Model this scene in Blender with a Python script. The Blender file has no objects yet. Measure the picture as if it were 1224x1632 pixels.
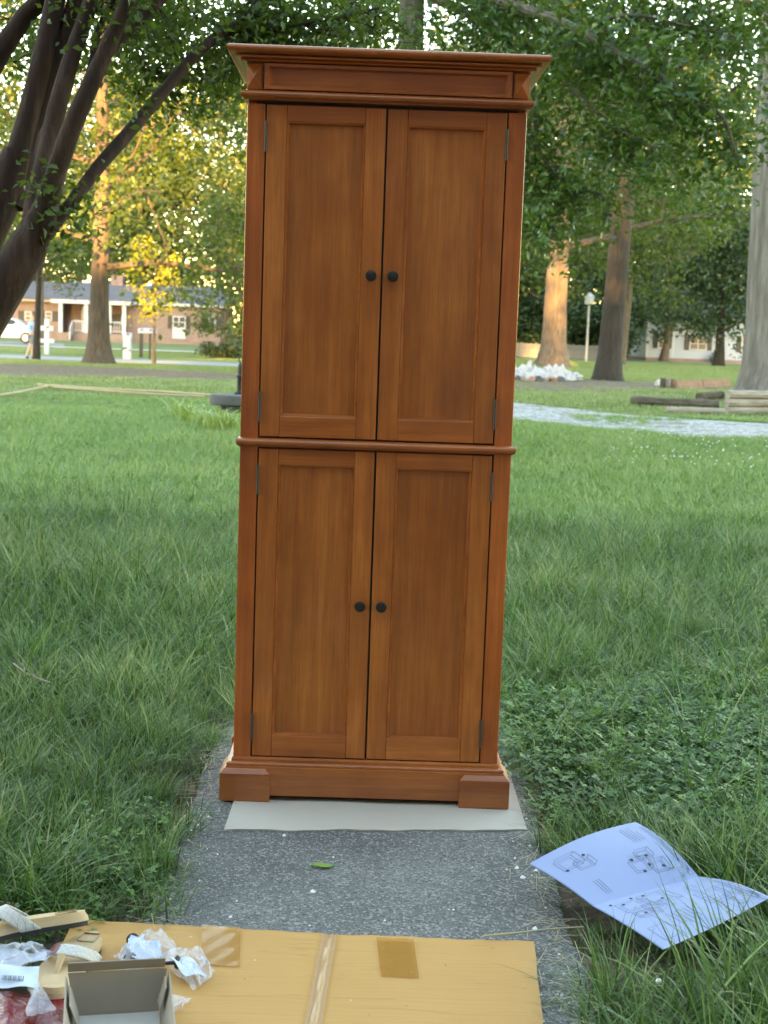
import bpy, bmesh, math, random
import numpy as np
from mathutils import Vector, Matrix, Quaternion
random.seed(7); RNG = np.random.default_rng(7)
sc = bpy.context.scene
COL = sc.collection
R = math.radians
# ------------------------------------------------------------------ camera
FPX, PITCH, ROLL = 2263.0, .1255, .0349           # focal length in photo pixels (1224 x 1632), tilt down, roll
CAM = np.array([.0252, 0.0, 1.18])
CD, CYAW = 3.47, .0138                            # cabinet distance and turn
_fw = np.array([0, math.cos(PITCH), -math.sin(PITCH)]); _r0 = np.array([1., 0, 0]); _u0 = np.cross(_r0, _fw)
_R = math.cos(ROLL)*_r0 + math.sin(ROLL)*_u0; _U = -math.sin(ROLL)*_r0 + math.cos(ROLL)*_u0
cd = bpy.data.cameras.new('camera'); cam = bpy.data.objects.new('camera', cd); COL.objects.link(cam)
cam.matrix_world = Matrix(((_R[0], _U[0], -_fw[0], CAM[0]), (_R[1], _U[1], -_fw[1], CAM[1]), (_R[2], _U[2], -_fw[2], CAM[2]), (0, 0, 0, 1)))
cd.sensor_fit = 'VERTICAL'; cd.sensor_height = 36.0; cd.lens = 36.0*FPX/1632
cd.clip_start = .05; cd.clip_end = 3000
cd.dof.use_dof = True; cd.dof.focus_distance = 3.45; cd.dof.aperture_fstop = 9.0
sc.camera = cam
# ------------------------------------------------------------------ sky, sun, exposure
SUN_EL, SUN_DX = 7.0, .10                         # low evening sun behind the camera; light travels +y and a little +x
sd = Vector((SUN_DX, 1.0, 0)).normalized()*math.cos(R(SUN_EL)); sd.z = -math.sin(R(SUN_EL))
w = bpy.data.worlds.new('World'); sc.world = w; w.use_nodes = True
wn = w.node_tree; bg = wn.nodes['Background']
sky = wn.nodes.new('ShaderNodeTexSky'); sky.sky_type = 'NISHITA'; sky.sun_disc = False
sky.sun_elevation = R(SUN_EL); sky.sun_rotation = math.atan2(-sd.x, -sd.y)
sky.air_density = 1.0; sky.dust_density = .5; sky.ozone_density = 1.0
wn.links.new(sky.outputs[0], bg.inputs[0]); bg.inputs[1].default_value = .15
sl = bpy.data.lights.new('sun', 'SUN'); sl.energy = 3.6; sl.angle = R(.53); sl.color = (1.0, .57, .21)
so = bpy.data.objects.new('sun', sl); COL.objects.link(so); so.rotation_euler = sd.to_track_quat('-Z', 'Y').to_euler()
sc.view_settings.view_transform = 'Standard'; sc.view_settings.look = 'None'; sc.view_settings.gamma = 1.0
sc.view_settings.use_curve_mapping = False; sc.view_settings.exposure = 3.9
sc.view_settings.use_white_balance = True; sc.view_settings.white_balance_temperature = 8350; sc.view_settings.white_balance_tint = 12
sc.render.engine = 'CYCLES'; cy = sc.cycles
cy.use_denoising = True; cy.max_bounces = 8; cy.diffuse_bounces = 3; cy.glossy_bounces = 3; cy.transmission_bounces = 5; cy.transparent_max_bounces = 10
cy.sample_clamp_indirect = 6.0; cy.caustics_reflective = False; cy.caustics_refractive = False

# ------------------------------------------------------------------ pixel helpers (a pixel gives a direction only)
def ray(x, y): return _fw + _R*((x-612)/FPX) + _U*((816-y)/FPX)
def gp(x, y, z=0.0):
    d = ray(x, y); return Vector(CAM + d*((z-CAM[2])/d[2]))
def at(x, y, Y):
    d = ray(x, y); return Vector(CAM + d*(Y/d[1]))
def sstep(a, b, t):
    t = np.clip((np.asarray(t, float)-a)/(b-a), 0, 1); return t*t*(3-2*t)
def gz(x, y):
    left = 1-sstep(-5, 3, x); back = sstep(70, 105, y)
    return -.33*sstep(38, 58, y)*(1-back)*left - .15*back
def ground_at(px, py):                            # where the pixel's ray meets the terrain
    d = ray(px, py); t = 1.0
    for _ in range(4000):
        p = CAM+d*t
        if p[2] <= gz(p[0], p[1]): break
        t += .1
    return Vector((p[0], p[1], float(gz(p[0], p[1]))))

# ------------------------------------------------------------------ materials
MAT = {}
class N:
    def __init__(s, name):
        s.m = bpy.data.materials.new(name); s.m.use_nodes = True; s.t = s.m.node_tree; s.t.nodes.clear(); MAT[name] = s.m
    def n(s, kind, ins=None, **kw):
        nd = s.t.nodes.new('ShaderNode'+kind)
        for k, v in kw.items(): setattr(nd, k, v)
        for k, v in (ins or {}).items():
            if isinstance(v, bpy.types.NodeSocket): s.t.links.new(v, nd.inputs[k])
            else: nd.inputs[k].default_value = v
        return nd
    def noise(s, vec, scale, detail=4, rough=.55): return s.n('TexNoise', {'Vector': vec, 'Scale': scale, 'Detail': detail, 'Roughness': rough}).outputs[0]
    def coord(s, which='Object', scale=None, off=None):
        o = s.n('TexCoord').outputs[which]
        if scale is not None:
            mp = s.n('Mapping', {'Vector': o, 'Scale': scale})
            if off is not None: s.t.links.new(off, mp.inputs['Location'])
            return mp.outputs[0]
        return o
    def pos(s, scale=(1, 1, 1)):
        return s.n('Mapping', {'Vector': s.n('NewGeometry').outputs['Position'], 'Scale': scale}).outputs[0]
    def ramp(s, f, stops):
        r = s.n('ValToRGB', {0: f}); e = r.color_ramp.elements
        while len(e) < len(stops): e.new(.5)
        for el, (p, c) in zip(e, stops): el.position = p; el.color = (*c, 1) if len(c) == 3 else c
        return r.outputs[0]
    def mix(s, f, a, b, mode='MIX'):
        m = s.n('Mix', data_type='RGBA', blend_type=mode)
        for i, v in ((0, f), (6, a), (7, b)):
            if isinstance(v, bpy.types.NodeSocket): s.t.links.new(v, m.inputs[i])
            else: m.inputs[i].default_value = v if i == 0 else ((*v, 1) if len(v) == 3 else v)
        return m.outputs[2]
    def math(s, op, a, b=0.0):
        return s.n('Math', {0: a, 1: b}, operation=op).outputs[0]
    def bump(s, h, strength, dist=.01): return s.n('Bump', {'Height': h, 'Strength': strength, 'Distance': dist}).outputs[0]
    def pbr(s, col, rough=.6, normal=None, **kw):
        ins = {'Base Color': col if isinstance(col, bpy.types.NodeSocket) else (*col, 1), 'Roughness': rough}
        if normal is not None: ins['Normal'] = normal
        ins.update(kw); return s.n('BsdfPrincipled', ins).outputs[0]
    def out(s, sh, disp=None):
        o = s.n('OutputMaterial', {0: sh}); return s.m

def simple(name, col, rough=.6, var=.12, scale=30, bump=.0, **kw):
    a = N(name); nz = a.noise(a.coord(), scale, 5)
    c = a.mix(nz, tuple(v*(1-var) for v in col), tuple(min(1, v*(1+var)) for v in col))
    nm = a.bump(nz, bump, .004) if bump else None
    return a.out(a.pbr(c, rough, nm, **kw))

def wood(name, axis, tint=(1, 1, 1)):
    a = N(name); oi = a.n('ObjectInfo').outputs['Random']
    off = a.n('CombineXYZ', {0: a.math('MULTIPLY', oi, 7.3), 1: a.math('MULTIPLY', oi, 3.1), 2: a.math('MULTIPLY', oi, 11.7)}).outputs[0]
    sc1 = {'z': (38, 38, 1.6), 'x': (1.6, 38, 38)}[axis]; sc2 = {'z': (9, 9, 1.1), 'x': (1.1, 9, 9)}[axis]; sc3 = {'z': (260, 260, 9), 'x': (9, 260, 260)}[axis]
    n1 = a.noise(a.coord('Object', sc1, off), 1.0, 5, .6); n2 = a.noise(a.coord('Object', sc2, off), 1.0, 3); n3 = a.noise(a.coord('Object', sc3, off), 1.0, 3)
    n4 = a.n('MapRange', {0: a.noise(a.coord('Object', (8, 8, 5) if axis == 'z' else (5, 8, 8), off), 1.0, 4, .6), 1: .2, 2: .8}).outputs[0]
    f = a.math('ADD', a.math('MULTIPLY', n1, .42), a.math('ADD', a.math('MULTIPLY', n2, .38), a.math('MULTIPLY', n4, .24)))
    t = tint
    c = a.ramp(f, [(.30, (.23*t[0], .068*t[1], .0125*t[2])), (.45, (.39*t[0], .130*t[1], .022*t[2])), (.57, (.52*t[0], .188*t[1], .033*t[2])), (.72, (.70*t[0], .285*t[1], .060*t[2]))])
    c = a.mix(a.n('MapRange', {0: n3, 1: .42, 2: .68, 3: 0.0, 4: .34}).outputs[0], c, (.17, .05, .011))
    st = {'z': (14, 1, .01), 'x': (.01, 1, 14)}[axis]
    vr = a.n('TexVoronoi', {'Vector': a.coord('Object', st, off), 'Scale': 1.0}).outputs['Color']
    c = a.mix(.16, c, vr, 'OVERLAY') if False else a.mix(a.math('MULTIPLY', a.n('SeparateColor', {0: vr}).outputs[0], .28), c, (.27*t[0], .075*t[1], .013*t[2]))
    nm = a.bump(n3, .04, .002)
    return a.out(a.pbr(c, a.n('MapRange', {0: n2, 3: .32, 4: .45}).outputs[0], nm, **{'Coat Weight': .55, 'Coat Roughness': .12, 'Specular IOR Level': .4}))
wood('wood_vertical', 'z', (.98, .79, .92)); wood('wood_horizontal', 'x', (.98, .77, .92)); wood('wood_panel', 'z', (.95, .79, .92)); wood('wood_red', 'z', (1.05, .72, .85))
wood('wood_moulding', 'x', (.92, .72, .95))
simple('black_knob', (.012, .013, .016), .35, .1); simple('hinge_steel', (.09, .085, .08), .5, .2, Metallic=.7)
simple('cream_fibre', (.50, .455, .395), .85, .07, 12, .1)
simple('carton_grey', (.35, .29, .23), .85, .08, 18, .05)
simple('carton_liner', (.55, .52, .47), .85, .05, 18)
simple('rubber_black', (.02, .02, .022), .6); simple('footbed', (.60, .42, .24), .75, .1, 40, .1); simple('midsole', (.62, .47, .30), .8, .06)
simple('red_label', (.20, .035, .03), .5); simple('cloth_white', (.62, .66, .76), .9, .05, 14)
simple('packet_paper', (.62, .70, .82), .8, .1, 25); simple('ink', (.17, .20, .28), .8, .05); simple('ink_dark', (.03, .03, .04), .7)
simple('stitch', (.38, .27, .15), .8)
simple('white_paint', (.40, .44, .51), .5, .04, 3); simple('white_siding', (.31, .37, .46), .55, .03, 3)
simple('shutter_dark', (.015, .017, .022), .5); simple('stone_white', (.42, .43, .45), .75, .12, 6)
simple('edging_stone', (.26, .20, .15), .9, .35, 5); simple('terracotta', (.30, .17, .12), .9, .25, 5)
simple('slab_dark', (.075, .08, .088), .85, .25, 9, .3); simple('iron_black', (.014, .015, .017), .55)
simple('skin', (.50, .32, .24), .6); simple('shirt_blue', (.22, .40, .72), .85, .06, 20); simple('shorts_grey', (.16, .19, .24), .85); simple('hair_grey', (.45, .43, .40), .8)
simple('car_white', (.80, .81, .82), .22, .02, 2, **{'Coat Weight': .6}); simple('tyre', (.02, .02, .02), .8); simple('rim', (.5, .5, .5), .35, Metallic=.8)
simple('bamboo', (.36, .30, .18), .6, .2, 8); simple('twig', (.27, .23, .18), .8, .2, 20); simple('dry_straw', (.52, .44, .28), .8, .2, 20)
simple('mail_dark', (.03, .035, .03), .5); simple('pole_grey', (.36, .38, .40), .5)
simple('kerb', (.55, .56, .57), .85, .1, 4); simple('fresh_leaf', (.20, .36, .06), .5, .2, 40)
simple('petal_white', (.80, .80, .78), .7)

def glass(name, col=(.03, .04, .05)):
    a = N(name); return a.out(a.pbr(col, .22, **{'Specular IOR Level': .25}))
glass('window_glass', (.05, .06, .075)); glass('car_glass', (.03, .04, .05))

def leafmat(name, stops, trans=.35, rough=.45, spec=.4):
    a = N(name); v = a.n('Attribute', attribute_name='var').outputs['Fac']
    oi = a.n('ObjectInfo').outputs['Random']
    f = a.math('ADD', a.math('MULTIPLY', v, .8), a.math('MULTIPLY', oi, .2))
    c = a.ramp(f, stops)
    p = a.pbr(c, rough, **{'Specular IOR Level': spec})
    tc = a.mix(.5, c, (1, 1, .35), 'MULTIPLY'); tc = a.mix(.35, tc, (.30, .42, .04))
    t = a.n('BsdfTranslucent', {'Color': tc}).outputs[0]
    return a.out(a.n('MixShader', {0: trans, 1: p, 2: t}).outputs[0])
leafmat('leaf_shade_tree', [(0, (.014, .050, .014)), (.5, (.038, .108, .030)), (1, (.10, .20, .055))], .3, .33, .5)
leafmat('leaf_myrtle', [(0, (.016, .045, .012)), (.6, (.035, .085, .02)), (1, (.09, .16, .035))], .35)
leafmat('leaf_oak', [(0, (.025, .050, .011)), (.5, (.060, .092, .020)), (1, (.12, .15, .034))], .32)
leafmat('leaf_wood', [(0, (.025, .055, .016)), (.5, (.055, .092, .025)), (1, (.12, .155, .042))], .32)
leafmat('leaf_dark', [(0, (.012, .034, .018)), (.5, (.026, .065, .034)), (1, (.055, .105, .05))], .2)
leafmat('leaf_sapling', [(0, (.18, .22, .03)), (1, (.34, .34, .06))], .35)  # yellow of the low sun painted into the leaf colour
leafmat('leaf_lily', [(0, (.22, .33, .09)), (1, (.42, .52, .20))], .3)
leafmat('juniper', [(0, (.012, .035, .018)), (1, (.05, .085, .045))], .1)

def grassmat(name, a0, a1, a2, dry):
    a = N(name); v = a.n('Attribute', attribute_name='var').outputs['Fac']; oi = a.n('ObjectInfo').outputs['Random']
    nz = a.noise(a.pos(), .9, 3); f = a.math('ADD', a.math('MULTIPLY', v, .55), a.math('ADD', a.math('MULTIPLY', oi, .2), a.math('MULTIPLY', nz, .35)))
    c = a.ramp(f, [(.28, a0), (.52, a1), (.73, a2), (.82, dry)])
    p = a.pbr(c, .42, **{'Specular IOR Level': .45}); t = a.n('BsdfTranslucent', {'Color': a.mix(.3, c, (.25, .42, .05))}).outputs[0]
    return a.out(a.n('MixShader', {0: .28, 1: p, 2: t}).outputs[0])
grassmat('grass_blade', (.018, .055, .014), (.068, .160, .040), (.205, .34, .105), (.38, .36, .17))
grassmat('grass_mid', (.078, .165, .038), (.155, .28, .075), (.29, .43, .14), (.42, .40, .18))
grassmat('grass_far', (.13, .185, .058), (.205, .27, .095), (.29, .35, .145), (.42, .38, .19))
grassmat('clover_leaf', (.022, .075, .016), (.066, .175, .036), (.15, .31, .068), (.17, .30, .06))

def ground_material():
    a = N('lawn_soil'); d = a.n('Attribute', attribute_name='dirt').outputs['Fac']
    p = a.pos(); n1 = a.noise(p, 1.3, 6, .65); n2 = a.noise(p, 9, 5); n3 = a.noise(p, .25, 3)
    g = a.ramp(a.math('ADD', a.math('MULTIPLY', n1, .5), a.math('MULTIPLY', n3, .5)), [(.3, (.085, .125, .038)), (.55, (.15, .195, .065)), (.75, (.23, .24, .10))])
    s = a.ramp(n2, [(.3, (.040, .029, .019)), (.5, (.105, .074, .047)), (.7, (.21, .15, .095))])
    f = a.n('MapRange', {0: a.math('ADD', d, a.math('MULTIPLY', a.math('SUBTRACT', a.math('ADD', a.math('MULTIPLY', n1, .6), a.math('MULTIPLY', n2, .4)), .5), 2.4)), 1: .35, 2: .65}).outputs[0]
    return a.out(a.pbr(a.mix(f, g, s), .95, a.bump(n2, .6, .05)))
ground_material()
def concrete():
    a = N('concrete'); p = a.coord()
    v = a.n('TexVoronoi', {'Vector': p, 'Scale': 210.0}); v2 = a.n('TexVoronoi', {'Vector': p, 'Scale': 700.0})
    n1 = a.noise(p, 2.6, 8, .68); n2 = a.noise(p, 60, 6, .7)
    sp = a.n('SeparateColor', {0: v.outputs['Color']}).outputs[0]; sp2 = a.n('SeparateColor', {0: v2.outputs['Color']}).outputs[1]
    c = a.ramp(n1, [(.32, (.070, .067, .062)), (.5, (.135, .132, .125)), (.68, (.225, .22, .208))])
    c = a.mix(a.math('MULTIPLY', n2, .6), c, (.10, .098, .095))
    c = a.mix(a.n('MapRange', {0: sp, 1: .80, 2: .86}).outputs[0], c, (.29, .285, .27)); c = a.mix(a.n('MapRange', {0: sp, 1: .2, 2: .12}).outputs[0], c, (.07, .07, .068))
    c = a.mix(a.n('MapRange', {0: sp2, 1: .82, 2: .9, 4: .8}).outputs[0], c, (.30, .30, .29))
    h = a.math('ADD', n2, a.math('MULTIPLY', v.outputs['Distance'], .6))
    return a.out(a.pbr(c, .9, a.bump(h, .55, .006)))
concrete()
def cardboard():
    a = N('cardboard'); p = a.coord()
    n1 = a.noise(p, 6, 5); wv = a.n('TexNoise', {'Vector': a.coord('Object', (4, 160, 20)), 'Scale': 1.0, 'Detail': 3.0}).outputs[0]
    c = a.mix(n1, (.52, .265, .078), (.61, .335, .11)); c = a.mix(a.math('MULTIPLY', wv, .35), c, (.43, .21, .06))
    cr = a.noise(a.coord('Object', (1.2, 26, 4)), 1.0, 2); c = a.mix(a.n('MapRange', {0: a.math('ABSOLUTE', a.math('SUBTRACT', cr, .5)), 1: .012, 2: .0, 4: .35}).outputs[0], c, (.34, .17, .05))
    n3 = a.noise(p, 25, 2); c = a.mix(a.n('MapRange', {0: n3, 1: .72, 2: .78, 4: .6}).outputs[0], c, (.40, .22, .07))
    return a.out(a.pbr(c, .75, a.bump(wv, .25, .003)))
cardboard()
def tape(name, col, alpha):
    a = N(name); n1 = a.noise(a.coord('Object', (22, 30, 1)), 2.0, 6, .7)
    s = a.pbr(a.mix(a.n('MapRange', {0: n1, 1: .60, 2: .68}).outputs[0], col, tuple(min(1, v*1.35+.05) for v in col)), .12, a.bump(n1, .5, .004), **{'Coat Weight': .5})
    tr = a.n('BsdfTransparent', {'Color': (1, .93, .80, 1)}).outputs[0]
    return a.out(a.n('MixShader', {0: alpha, 1: tr, 2: s}).outputs[0])
tape('brown_tape', (.50, .25, .06), .5); tape('clear_tape', (.62, .55, .45), .28)
def plastic(name, col, alpha):
    a = N(name); n1 = a.noise(a.coord(), 26, 5, .6)
    s = a.pbr((*col,), .10, a.bump(n1, .9, .012), **{'Specular IOR Level': .8})
    tr = a.n('BsdfTransparent', {'Color': (.96, .97, 1, 1)}).outputs[0]
    lw = a.n('LayerWeight', {'Blend': .55}).outputs['Facing']
    f = a.n('MapRange', {0: a.math('ADD', lw, a.math('MULTIPLY', a.math('SUBTRACT', n1, .5), .9)), 1: .0, 2: .9, 3: alpha*.45 if alpha < .5 else alpha, 4: min(1, alpha*1.9)}).outputs[0]
    return a.out(a.n('MixShader', {0: f, 1: tr, 2: s}).outputs[0])
plastic('clear_plastic', (.74, .76, .84), .30); plastic('red_plastic', (.22, .003, .012), .98)
def paper():
    a = N('page_paper'); n1 = a.noise(a.coord(), 3, 3)
    p = a.pbr(a.mix(n1, (.30, .39, .66), (.35, .44, .70)), .6)  # blue skylight on the white pages mixed into the paper colour
    return a.out(a.n('MixShader', {0: .12, 1: p, 2: a.n('BsdfTranslucent', {'Color': (.7, .76, .9, 1)}).outputs[0]}).outputs[0])
paper()
def woven():
    a = N('woven_strap'); p = a.coord('Object', (1, 1, 1))
    w1 = a.n('TexWave', {'Vector': a.n('Mapping', {'Vector': p, 'Rotation': (0, 0, R(45)), 'Scale': (1, 1, 1)}).outputs[0], 'Scale': 32.0, 'Distortion': 0.0}, wave_profile='TRI').outputs[0]
    w2 = a.n('TexWave', {'Vector': a.n('Mapping', {'Vector': p, 'Rotation': (0, 0, R(-45)), 'Scale': (1, 1, 1)}).outputs[0], 'Scale': 32.0, 'Distortion': 0.0}, wave_profile='TRI').outputs[0]
    m = a.math('MAXIMUM', w1, w2); f = a.math('GREATER_THAN', a.n('Math', {0: a.math('MULTIPLY', m, 3.0), 1: 1.0}, operation='FRACT').outputs[0], .72)
    return a.out(a.pbr(a.mix(f, (.66, .64, .60), (.30, .30, .30)), .85))
woven()
def bark(name, c0, c1, c2, sx=14, sz=2.2, st=.9):
    a = N(name); n1 = a.noise(a.coord('Object', (sx, sx, sz)), 1.0, 7, .65); n2 = a.noise(a.coord('Object', (2, 2, .6)), 1.0, 4)
    c = a.ramp(a.math('ADD', a.math('MULTIPLY', n1, .7), a.math('MULTIPLY', n2, .3)), [(.3, c0), (.5, c1), (.7, c2)])
    return a.out(a.pbr(c, .92, a.bump(n1, st, .06)))
bark('bark_oak', (.045, .037, .029), (.115, .090, .070), (.21, .168, .13)); bark('bark_oak_shaded', (.026, .022, .017), (.068, .055, .043), (.13, .106, .084)); bark('bark_dark', (.010, .0088, .0078), (.027, .0235, .021), (.058, .051, .045))  # left oak gets a darker oak bark copy, its shade put into the colour
bark('bark_pale', (.05, .048, .045), (.13, .125, .118), (.25, .245, .235), 9, .9); bark('bark_myrtle', (.011, .0052, .004), (.034, .0165, .012), (.095, .062, .05), 20, 3, .4)
bark('bark_branch', (.06, .055, .045), (.13, .12, .10), (.22, .20, .17), 20, 3, .4); bark('weathered_timber', (.14, .125, .105), (.30, .27, .23), (.45, .42, .37), 3, 30, .5)
bark('rotten_timber', (.035, .03, .02), (.08, .065, .045), (.15, .13, .09), 6, 20, .6)
bark('plank_brown', (.13, .075, .05), (.23, .14, .095), (.33, .21, .15), 4, 20, .4); bark('fence_grey', (.09, .092, .095), (.15, .155, .16), (.23, .235, .24), 20, 2, .3)
def gravel():
    a = N('gravel'); p = a.pos(); v = a.n('TexVoronoi', {'Vector': p, 'Scale': 22.0}); n1 = a.noise(p, 1.1, 5, .65); n2 = a.noise(p, 6, 4)
    g = a.n('SeparateColor', {0: v.outputs['Color']}).outputs[0]
    c = a.ramp(g, [(0, (.15, .15, .155)), (.5, (.30, .30, .31)), (1, (.54, .54, .55))])
    c = a.mix(a.n('MapRange', {0: a.math('ADD', a.math('MULTIPLY', n1, .6), a.math('MULTIPLY', n2, .4)), 1: .50, 2: .60}).outputs[0], c, (.13, .15, .065))
    return a.out(a.pbr(c, .9, a.bump(v.outputs['Distance'], .8, .03)))
gravel()
def asphalt():
    a = N('asphalt'); p = a.pos(); n1 = a.noise(p, 30, 4); n2 = a.noise(p, .6, 4)
    return a.out(a.pbr(a.mix(n1, a.mix(n2, (.16, .17, .18), (.22, .22, .23)), (.32, .32, .33)), .9))
asphalt()
def brick():
    a = N('brick_wall'); b = a.n('TexBrick', {'Vector': a.n('Mapping', {'Vector': a.coord(), 'Rotation': (R(90), 0, 0)}).outputs[0], 'Color1': (.18, .105, .098, 1), 'Color2': (.25, .17, .158, 1), 'Mortar': (.34, .31, .29, 1), 'Scale': 1.0, 'Mortar Size': .012, 'Brick Width': .215, 'Row Height': .075})
    n = a.noise(a.coord(), 1.5, 5); return a.out(a.pbr(a.mix(a.math('MULTIPLY', n, .5), b.outputs[0], (.19, .11, .095)), .9, a.bump(b.outputs[1], .3, .01)))
brick()
def roof():
    a = N('shingle_roof'); b = a.n('TexBrick', {'Vector': a.coord(), 'Color1': (.085, .095, .125, 1), 'Color2': (.12, .13, .165, 1), 'Mortar': (.05, .055, .07, 1), 'Scale': 1.0, 'Mortar Size': .01, 'Brick Width': .3, 'Row Height': .15})
    n = a.noise(a.coord(), 2, 4); return a.out(a.pbr(a.mix(a.math('MULTIPLY', n, .5), b.outputs[0], (.15, .16, .19)), .9))
roof()

# ------------------------------------------------------------------ mesh helpers
class MB:
    def __init__(s): s.v = []; s.f = []
    def add(s, v, f):
        o = len(s.v); s.v += [tuple(p) for p in v]; s.f += [tuple(i+o for i in q) for q in f]; return s
    def box(s, x0, x1, y0, y1, z0, z1):
        return s.add([(x0, y0, z0), (x1, y0, z0), (x1, y1, z0), (x0, y1, z0), (x0, y0, z1), (x1, y0, z1), (x1, y1, z1), (x0, y1, z1)],
                     [(3, 2, 1, 0), (4, 5, 6, 7), (0, 1, 5, 4), (1, 2, 6, 5), (2, 3, 7, 6), (3, 0, 4, 7)])
    def tube(s, pts, rad, seg=10, cap=True, wob=0.0):
        pts = [Vector(p) for p in pts]; n = len(pts)
        rad = [rad]*n if isinstance(rad, (int, float)) else rad
        vs = []; ref = None
        for i, p in enumerate(pts):
            t = (pts[min(i+1, n-1)]-pts[max(i-1, 0)]).normalized()
            if ref is None: ref = t.orthogonal().normalized()
            else: ref = (ref-t*ref.dot(t)); ref = ref.normalized() if ref.length > 1e-6 else t.orthogonal().normalized()
            b = t.cross(ref)
            for k in range(seg):
                a = 2*math.pi*k/seg; r = rad[i]*(1+wob*(random.random()-.5))
                vs.append(p+ref*(math.cos(a)*r)+b*(math.sin(a)*r))
        fs = [(i*seg+k, i*seg+(k+1) % seg, (i+1)*seg+(k+1) % seg, (i+1)*seg+k) for i in range(n-1) for k in range(seg)]
        if cap: fs += [tuple(range(seg-1, -1, -1)), tuple((n-1)*seg+k for k in range(seg))]
        return s.add(vs, fs)
    def lathe(s, prof, c=(0, 0, 0), axis='z', seg=20):
        vs = []
        for r, h in prof:
            for k in range(seg):
                a = 2*math.pi*k/seg; p = (r*math.cos(a), r*math.sin(a), h)
                if axis == 'y': p = (p[0], p[2], p[1])
                if axis == 'x': p = (p[2], p[0], p[1])
                vs.append((p[0]+c[0], p[1]+c[1], p[2]+c[2]))
        n = len(prof); fs = [(i*seg+k, i*seg+(k+1) % seg, (i+1)*seg+(k+1) % seg, (i+1)*seg+k) for i in range(n-1) for k in range(seg)]
        fs += [tuple(range(seg-1, -1, -1)), tuple((n-1)*seg+k for k in range(seg))]
        return s.add(vs, fs)
    def prism(s, poly, z0, z1):
        n = len(poly); vs = [(*p, z0) for p in poly]+[(*p, z1) for p in poly]
        return s.add(vs, [tuple(range(n-1, -1, -1)), tuple(range(n, 2*n))]+[(i, (i+1) % n, n+(i+1) % n, n+i) for i in range(n)])
    def grid(s, fn, nu, nv):
        vs = [fn(i/nu, j/nv) for j in range(nv+1) for i in range(nu+1)]
        return s.add(vs, [(j*(nu+1)+i, j*(nu+1)+i+1, (j+1)*(nu+1)+i+1, (j+1)*(nu+1)+i) for j in range(nv) for i in range(nu)])
    def build(s, name, mat, parent=None, bevel=0, smooth=False, loc=None, seg=2):
        me = bpy.data.meshes.new(name); me.from_pydata(s.v, [], s.f); me.update()
        bm = bmesh.new(); bm.from_mesh(me)
        bmesh.ops.recalc_face_normals(bm, faces=bm.faces)
        if bevel: bmesh.ops.bevel(bm, geom=[e for e in bm.edges if len(e.link_faces) == 2 and e.calc_face_angle(0) > .5], offset=bevel, segments=seg, profile=.5, affect='EDGES', clamp_overlap=True)
        bm.to_mesh(me); bm.free()
        if smooth:
            me.polygons.foreach_set('use_smooth', [True]*len(me.polygons))
            me.set_sharp_from_angle(angle=R(40))
        me.materials.append(MAT[mat]); o = bpy.data.objects.new(name, me); COL.objects.link(o)
        if parent is not None: o.parent = parent
        if loc is not None: o.location = loc
        return o
def box(name, mat, parent, x0, x1, y0, y1, z0, z1, bevel=.0): return MB().box(x0, x1, y0, y1, z0, z1).build(name, mat, parent, bevel)
def tag(o, label=None, cat=None, group=None, kind=None):
    for k, v in (('label', label), ('category', cat), ('group', group), ('kind', kind)):
        if v: o[k] = v
    return o
def thing(name, label, cat, loc=(0, 0, 0), rz=0, group=None):
    o = bpy.data.objects.new(name, None); COL.objects.link(o); o.empty_display_size = .1
    o.location = loc; o.rotation_euler = (0, 0, rz); return tag(o, label, cat, group)
def copy_tree(o, parent=None):
    c = o.copy(); COL.objects.link(c); c.parent = parent
    for ch in list(o.children): copy_tree(ch, c)
    return c
def fast_mesh(name, V, F, mat, parent=None, var=None, smooth=False):
    V = np.asarray(V, np.float32); F = np.asarray(F, np.int32); k = F.shape[1]
    me = bpy.data.meshes.new(name); me.vertices.add(len(V)); me.vertices.foreach_set('co', V.ravel())
    me.loops.add(F.size); me.loops.foreach_set('vertex_index', F.ravel())
    me.polygons.add(len(F)); me.polygons.foreach_set('loop_start', np.arange(0, F.size, k, dtype=np.int32)); me.polygons.foreach_set('loop_total', np.full(len(F), k, np.int32))
    if smooth: me.polygons.foreach_set('use_smooth', np.ones(len(F), bool))
    me.update(calc_edges=True)
    if var is not None: me.attributes.new('var', 'FLOAT', 'POINT').data.foreach_set('value', np.asarray(var, np.float32))
    me.materials.append(MAT[mat])
    o = bpy.data.objects.new(name, me)
    if parent != 'unlinked': COL.objects.link(o)
    if parent is not None and parent != 'unlinked': o.parent = parent
    return o
def leaf_arrays(C, size, rng, up=.5, ratio=.5, droop=0.0):
    n = len(C); nr = rng.normal(size=(n, 3)); nr[:, 2] += up*2; nr /= np.linalg.norm(nr, axis=1)[:, None]
    a = rng.normal(size=(n, 3)); a[:, 2] -= droop; a -= nr*(a*nr).sum(1)[:, None]; a /= np.linalg.norm(a, axis=1)[:, None]
    b = np.cross(nr, a); L = (size*(.6+.8*rng.random(n)))[:, None] if np.isscalar(size) else size[:, None]
    W = L*ratio; fold = nr*W*.22
    V = np.stack([C-a*L*.5, C+b*W*.5+fold-a*L*.06, C+a*L*.5-nr*L*.08, C-b*W*.5+fold-a*L*.06], 1).reshape(-1, 3)
    i = np.arange(n)[:, None]*4
    F = np.concatenate([i+[[0, 1, 2]], i+[[0, 2, 3]]], 0)
    return V, F, np.repeat(rng.random(n), 4)

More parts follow.
